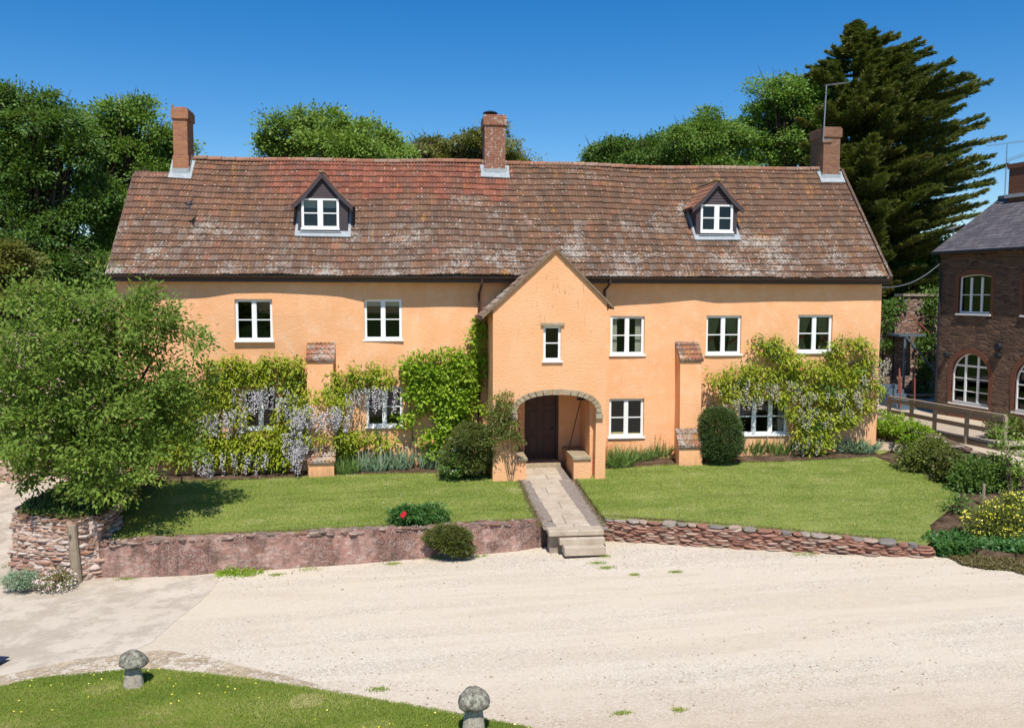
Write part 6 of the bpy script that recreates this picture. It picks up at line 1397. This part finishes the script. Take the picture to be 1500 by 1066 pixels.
# ---- grass blades
def grass(label, fn_pt, n, h, w_, mat='lf_grs', tilt=.5):
    P = np.array([fn_pt() for _ in range(n)]); D = rng.normal(size=(n, 3))*tilt; D[:, 2] = 1
    f = .5+.5*np.sin(P[:, 0]*1.3+np.sin(P[:, 1]*1.7))*np.cos(P[:, 1]*1.1+.8*np.sin(P[:, 0]*.7)); g_ = np.sin(P[:, 1]*4.3+1.5*np.sin(P[:, 0]*.6)+.7*np.sin(P[:, 0]*2.1))*.5+.5; V = .12+.30*f+.25*g_+.45*rng.random(n)*rng.random(n)*1.5+.25*(np.sin(P[:, 0]*2.7+3)*np.sin(P[:, 1]*2.9+1) > .72)
    return leaves('grass', M[mat], None, P, D, h*(.5+.8*rng.random(n)), w_, V, face=np.array([0, -1, .3]), label=label, cat='grass', kind='stuff')
def edge_y(x, lst):
    return np.interp(x, [p[0] for p in lst], [p[1] for p in lst])
fe = [atG(*q) for q in FRT[:-2]]; fe = sorted([(p[0], p[1]) for p in fe])
def fp():
    while True:
        x = random.uniform(-8.0, 2.2); ye = edge_y(x, fe); y = ye-abs(random.gauss(0, 1.1))-.0+random.uniform(0, .04)
        if y > -16.5: return (x, y, fz(x, y))
grass('short mown green grass of the front lawn at the bottom left of the photo', fp, 90000, .045, .009)
xs_w = [p[0] for p in allw]; ys_w = [p[1] for p in allw]
def inpoly(x, y, pts):
    c = False
    for i in range(len(pts)):
        (x1_, y1_), (x2_, y2_) = pts[i-1], pts[i]
        if (y1_ > y) != (y2_ > y) and x < (x2_-x1_)*(y-y1_)/(y2_-y1_)+x1_: c = not c
    return c
def lp():
    while True:
        x = random.uniform(-8.2, 16.6); 
        if 3.2 < x < 4.98: continue
        yl = float(np.interp(x, xs_w, ys_w)) if x < 13.2 else -6.6; yt = (-.7-.0*x) if x < 15 else -.7-(x-15)*2.4
        if PX0-.1 < x < PX1+.1: yt = PY-.05
        y = random.uniform(yl+.3, yt)
        if x > 12.4 and inpoly(x, y, bed): continue
        return (x, y, lawn_z(x, y))
grass('mown grass of the garden lawns in front of the farmhouse', lp, 90000, .05, .014, tilt=.8)
def ep_():
    k = random.random()
    if k < .62:
        x = random.uniform(-7.8, 12.8)
        if 3.2 < x < 5: x += 2
        return (x, float(np.interp(x, xs_w, ys_w))+.3+random.uniform(-.06, .12), float(np.interp(x, xs_w, [p[2] for p in allw]))-.02)
    s_ = random.random(); x = 3.24 if random.random() < .5 else 4.9; y = -2-(YP1*-1-2.1)*s_; return (x+random.gauss(0, .05), y, lawn_z(x, y))
grass('dry straw coloured grass fringe along the lawn edges', ep_, 9000, .07, .01, 'lf_brn', .8)
def dots(label, fn_pt, n, mat, r_):
    P = np.array([fn_pt() for _ in range(n)])+np.array([0, 0, .035]); D = rng.normal(size=(n, 3))*np.array([1, 1, .2]); return leaves('lawn_flowers', M[mat], None, P, D, r_, r_*.9, rng.random(n), face=UPSUN*2, label=label, cat='flowers', kind='stuff')
dots('tiny yellow flowers dotted in the front lawn', fp, 90, 'fl_yel', .035)
dots('a few tiny pale daisies in the garden lawns', lp, 70, 'fl_pnk', .03)
# scattered stones, leaves and weeds on the gravel
P = []; m = MB(); random.seed(8)
for k in range(1500):
    b_ = random.random()
    if b_ < .45: x = random.uniform(-5, 16); y = float(np.interp(x, xs_w, ys_w))-abs(random.gauss(0, .9))-.12
    elif b_ < .8: x = random.uniform(-4, 9); y = float(edge_y(x, fe))+abs(random.gauss(0, .8))+.05 if x < 2.3 else random.uniform(-15, -12)
    else: x = random.uniform(-4, 15); y = random.uniform(-16, -6)
    r_ = random.uniform(.006, .018); m.cur = random.choice([(.55, .45, .34), (.48, .38, .3), (.68, .6, .5), (.35, .27, .2), (.58, .45, .34)]); 
    if random.random() < .02: r_ *= 1.8
    m.rock((x, y, gz(x, y)+r_*.4), (r_*1.2, r_, r_*.7), .25, 5, 3)
tag(m.build('loose_stones', M['attr']), 'loose pale and brown pebbles scattered over the gravel', 'pebbles', kind='stuff')
def wp():
    c_ = random.choice(WD); return (c_[0]+random.gauss(0, c_[2]), c_[1]+random.gauss(0, c_[2]*.5), gz(c_[0], 0)+.005)
WD = [(*atG(*q)[:2], s_) for q, s_ in [((875, 825), .12), ((890, 832), .1), ((555, 1010), .08), ((885, 815), .08), ((930, 842), .06), ((575, 826), .12), ((990, 838), .08), ((1050, 800), .2), ((20, 830), .2), ((185, 848), .12), ((640, 818), .15), ((910, 1045), .08), ((995, 1040), .06), ((700, 815), .15), ((405, 842), .1), ((450, 834), .2), ((1180, 812), .2)]]
grass('small green weeds dotted over the gravel', wp, 2600, .05, .012, 'lf_grs', 1.2)

# ============================================================ TREES
random.seed(41)
# cherry in front on the left
CB_Y = float(atZ(143, 748, BT)[1]); lob = []
for px, py, rx, ry in [(150, 540, 95, 70), (70, 520, 80, 75), (225, 545, 62, 60), (120, 465, 70, 40), (60, 610, 75, 60), (160, 625, 90, 50), (250, 600, 40, 62), (20, 560, 60, 85), (205, 480, 50, 42), (20, 650, 40, 36), (215, 655, 50, 30), (110, 665, 60, 30)]:
    for q in range(13):
        a_ = random.random()*6.28; u = random.random()**.6; f_ = random.uniform(.22, .38); lob.append(pxlobe(px+rx*u*math.cos(a_)*.85, py+ry*u*math.sin(a_)*.85, rx*f_+4, ry*f_+2, CB_Y+.8-1.6*math.sqrt(max(0, 1-u*u))*random.uniform(-.3, 1.0)+random.uniform(-.3, .5)-(1.0 if px < 80 else 0)))
print('CB', CB_Y)
for px, py, rx, ry in [(150, 425, 14, 24), (135, 440, 26, 14), (40, 450, 30, 20), (20, 430, 26, 18), (222, 432, 16, 14), (235, 455, 20, 16), (285, 500, 22, 12), (262, 480, 20, 16), (30, 705, 20, 8), (60, 690, 22, 12), (120, 705, 20, 12), (165, 690, 18, 12), (298, 555, 10, 30), (292, 620, 12, 26), (270, 655, 24, 14), (100, 432, 26, 14), (75, 440, 20, 12), (185, 445, 24, 14), (135, 650, 26, 20), (155, 600, 30, 24), (120, 560, 30, 24), (110, 690, 22, 10), (205, 690, 26, 8), (140, 600, 34, 24), (130, 640, 34, 22), (165, 655, 30, 22), (120, 675, 26, 16), (180, 690, 22, 18), (85, 700, 20, 12), (185, 715, 16, 16), (130, 700, 24, 18), (155, 720, 18, 14), (145, 665, 26, 16), (112, 718, 18, 10), (100, 580, 30, 24), (185, 600, 26, 26)]: lob.append(pxlobe(px, py, rx, ry, CB_Y-random.uniform(.5, 1.2) if 80 < px < 210 and py > 570 else CB_Y+random.uniform(-.4, .9)))
CB = atZ(143, 748, BT-.0)
CH = thing('cherry_tree', CB, 'broad leafy cherry tree standing on the stone corner wall at the left', 'tree')
lob = [l for k, l in enumerate(lob) if k % 9 != 4]
m = MB(); tb = np.array(CB); t1_ = atY(142, 690, CB[1]+.1); t2_ = atY(160, 640, CB[1]+.3)
m.tube([tb-np.array([0, 0, .3]), tb, t1_, t2_], [.24, .18, .14, .11], 9)
prim = [atY(a, b, max(c, CB_Y-.35)) for a, b, c in ((60, 580, -4.2), (90, 490, -3.2), (150, 500, -3.9), (215, 500, -3.0), (240, 590, -3.4), (120, 640, -4.9), (170, 560, -4.6), (30, 640, -3.8))]
for e in prim:
    s_ = random.choice((t1_, t2_)); a_ = s_*.7+e*.3+rng.normal(size=3)*.12+np.array([0, 0, .1]); b_ = s_*.35+e*.65+rng.normal(size=3)*.16; m.tube([s_, a_, b_, e], [.075, .055, .035, .02], 7)
for l in lob:
    e = np.array(l[0]); q_ = min(prim, key=lambda p: np.linalg.norm(p-e)); f = q_*.5+e*.5+rng.normal(size=3)*.1; m.tube([q_, f, e], [.018, .012, .005], 4)
    for k in range(2): g = e+nrm(rng.normal(size=3))*np.array(l[1])*.9; m.tube([e, (e+g)/2+rng.normal(size=3)*.06, g], [.009, .006, .003], 3)
m.build('trunk', M['bark'], CH, smooth=True)
crown('crown', M['lf_cher'], CH, lob, 7.2, 36, .14, .12, .058, inner=.3, front=.4, rough=.3, flat_=.8, aim=.8)
# background trees
GB = 'trees growing behind the farmhouse'
def bt_(name, lab, lobs, Y, mat, gz0=0, per=4.0, nl=90, sp=.24, ln=.15, wd=.09, r_=.3, **kw):
    L = [pxlobe(a, b, c, d, Y+random.uniform(-.8, .8)) for a, b, c, d in lobs]; cx = np.mean([l[0][0] for l in L]); L = boughs(L, 9, (.20, .42), .55, (.6, .98)); return tree(name, lab, L, (float(cx), Y, gz0), r_, mat, per, nl, sp, ln, wd, group=GB, **kw)
bt_('sycamore_tree', 'dark sycamore filling the left edge of the photo behind the cherry', [(40, 190, 62, 52), (20, 150, 30, 26), (85, 215, 50, 50), (20, 260, 70, 60), (90, 280, 60, 50), (30, 335, 60, 50), (110, 340, 60, 50), (60, 390, 80, 40), (120, 400, 50, 30), (-40, 280, 60, 90)], 13, 'lf_syc', inner=.1, rough=.1)
bt_('sycamore_tree', 'mid green tree with rounded top between the edge tree and the left chimney', [(170, 180, 42, 40), (205, 190, 40, 40), (145, 210, 34, 40), (185, 235, 60, 45), (225, 240, 34, 50), (175, 290, 55, 45), (170, 345, 40, 45), (215, 290, 34, 40), (250, 210, 22, 26)], 16, 'lf_oak', inner=.1, rough=.1)
bt_('small_tree', 'yellowish green low tree at the left edge beneath the dark sycamore', [(10, 375, 34, 22), (28, 400, 36, 20), (5, 420, 40, 24)], 8, 'lf_ol', per=6, nl=80, sp=.2, ln=.14, wd=.08, r_=.12)
bt_('ash_tree', 'broad bright green tree rising behind the roof between the left and central chimneys', [(425, 200, 42, 34), (480, 195, 55, 38), (540, 200, 36, 34), (490, 225, 90, 30), (405, 215, 26, 20), (565, 215, 18, 20)], 17, 'lf_ash', inner=.1, rough=.12)
bt_('oak_tree', 'olive brown tree crown behind the central chimney', [(680, 215, 46, 24), (725, 215, 46, 28), (640, 222, 36, 14), (610, 226, 26, 10), (700, 235, 80, 14)], 21, 'lf_ol', rough=.12, inner=.1, sp=.2, ln=.13, wd=.08)
bt_('oak_tree', 'low dark green tree crown peeping over the ridge right of the central chimney', [(905, 222, 42, 20), (945, 220, 40, 18), (880, 230, 24, 10), (985, 218, 30, 28), (940, 240, 80, 14)], 20, 'lf_syc', rough=.12, inner=.1)
bt_('oak_tree', 'rounded dark green tree left of the tall light green one', [(1040, 192, 42, 24), (1030, 215, 45, 30), (1070, 210, 26, 34), (1000, 212, 22, 22), (1040, 240, 60, 20)], 18, 'lf_oak', rough=.12, inner=.1)
bt_('ash_tree', 'tall light green tree between the rounded tree and the cypress', [(1150, 135, 40, 28), (1120, 170, 38, 36), (1165, 165, 40, 40), (1105, 210, 34, 34), (1150, 215, 46, 40), (1190, 150, 26, 40), (1180, 220, 30, 30)], 19, 'lf_lt', rough=.12, inner=.1)
bt_('hedge_tree', 'dark green trees under the cypress beside the bank wall', [(1330, 395, 40, 26), (1365, 385, 30, 36), (1300, 385, 30, 26)], 18, 'lf_syc', per=6, sp=.2, ln=.15, r_=.15)
# big cypress built from sweeping sprays
def cypress():
    Y = 19.0; prof_ = [(25, 0, 2), (45, 3, 18), (60, 8, 55), (75, 18, 90), (100, 45, 130), (130, 75, 150), (160, 80, 165), (190, 82, 180), (215, 85, 168), (240, 85, 178), (270, 85, 170), (300, 85, 178), (330, 90, 165), (360, 90, 150), (390, 80, 110), (420, 70, 90)]
    bx0 = 1268; base = atY(bx0, 560, Y); base[2] = .5; C0 = thing('cypress_tree', base, 'huge dark cypress with ragged sweeping branch tips behind the right end of the farmhouse', 'tree')
    top = atY(1250, 30, Y); m = MB(); m.tube([base, base*.6+top*.4, top], [.7, .4, .05], 10)
    Pn, Dn, Vn, Ln_ = [], [], [], []
    z0 = float(atY(bx0, 430, Y)[2]); z1 = float(top[2]); mpp = np.dot(base-CAM, cf)/FPX
    py_of = lambda z: float(pr((base[0], Y, z))[1])
    nb = 700
    for k in range(nb):
        z = z0-1.0+(z1-z0+.8)*((k+.5)/nb)**.93; py = py_of(z); az = random.uniform(-math.pi, math.pi)
        if math.sin(az) > .55 and random.random() < .7: az = -az
        lf = np.interp(py, [p[0] for p in prof_], [p[1] for p in prof_])*mpp; rt = np.interp(py, [p[0] for p in prof_], [p[2] for p in prof_])*mpp; c_ = math.cos(az)
        Rr = (rt if c_ > 0 else lf)*abs(c_)+((rt+lf)/2*.85)*abs(math.sin(az)); Rr *= random.choice((1, 1, .9, .75, .62))*random.uniform(.8, 1.06)*(.84 if c_ > 0 else 1.0)
        if Rr < .3: Rr = .3
        ax = base[0]+(top[0]-base[0])*((z-.5)/(z1-.5)); rise = Rr*random.uniform(.02, .26); droop = random.uniform(-.1, .1); dr = np.array([math.cos(az), math.sin(az), 0]); zb_ = z-rise*.8
        t_ = np.linspace(.25, 1, 12)
        def path(t): return np.array([ax, Y, zb_])[None]+dr[None]*Rr*t[:, None]+np.array([0, 0, 1.0])[None]*(rise*t**1.6-.25*np.sin(t*3.1)*.5)[:, None]
        if k % 3 == 0: m.tube(list(path(np.linspace(0, .97, 5))), [.09, .07, .045, .025, .008], 5)
        n = int(150+125*Rr); tt = np.clip(.2+.82*rng.random(n)**.62, 0, 1.02); c0 = path(tt); w_ = (.42*(1.06-tt)**.55*(.5+.25*Rr/2))[:, None]; perp = np.array([-dr[1], dr[0], 0]); sgn = rng.normal(size=(n, 1))
        c0 = c0+perp*sgn*w_*.8+np.array([0, 0, 1])*rng.normal(size=(n, 1))*w_*.26; tan = dr+np.array([0, 0, .45])+perp*sgn*.35+rng.normal(size=(n, 3))*.28
        Pn.append(c0); Dn.append(tan); cv = random.random(); Vn.append(cv*.6+.4*rng.random(n)); Ln_.append(.16+.16*rng.random(n))
    P = np.concatenate(Pn); D = np.concatenate(Dn); n = len(P); print('cypress', n, base, top)
    m.build('trunk', M['bark'], C0, smooth=True); leaves('crown', M['lf_cyp'], C0, P, D, np.concatenate(Ln_), .045+.04*rng.random(n), np.concatenate(Vn), face=UPSUN*.8)
cypress()
# trees along the boundary far left and right fill behind house gap
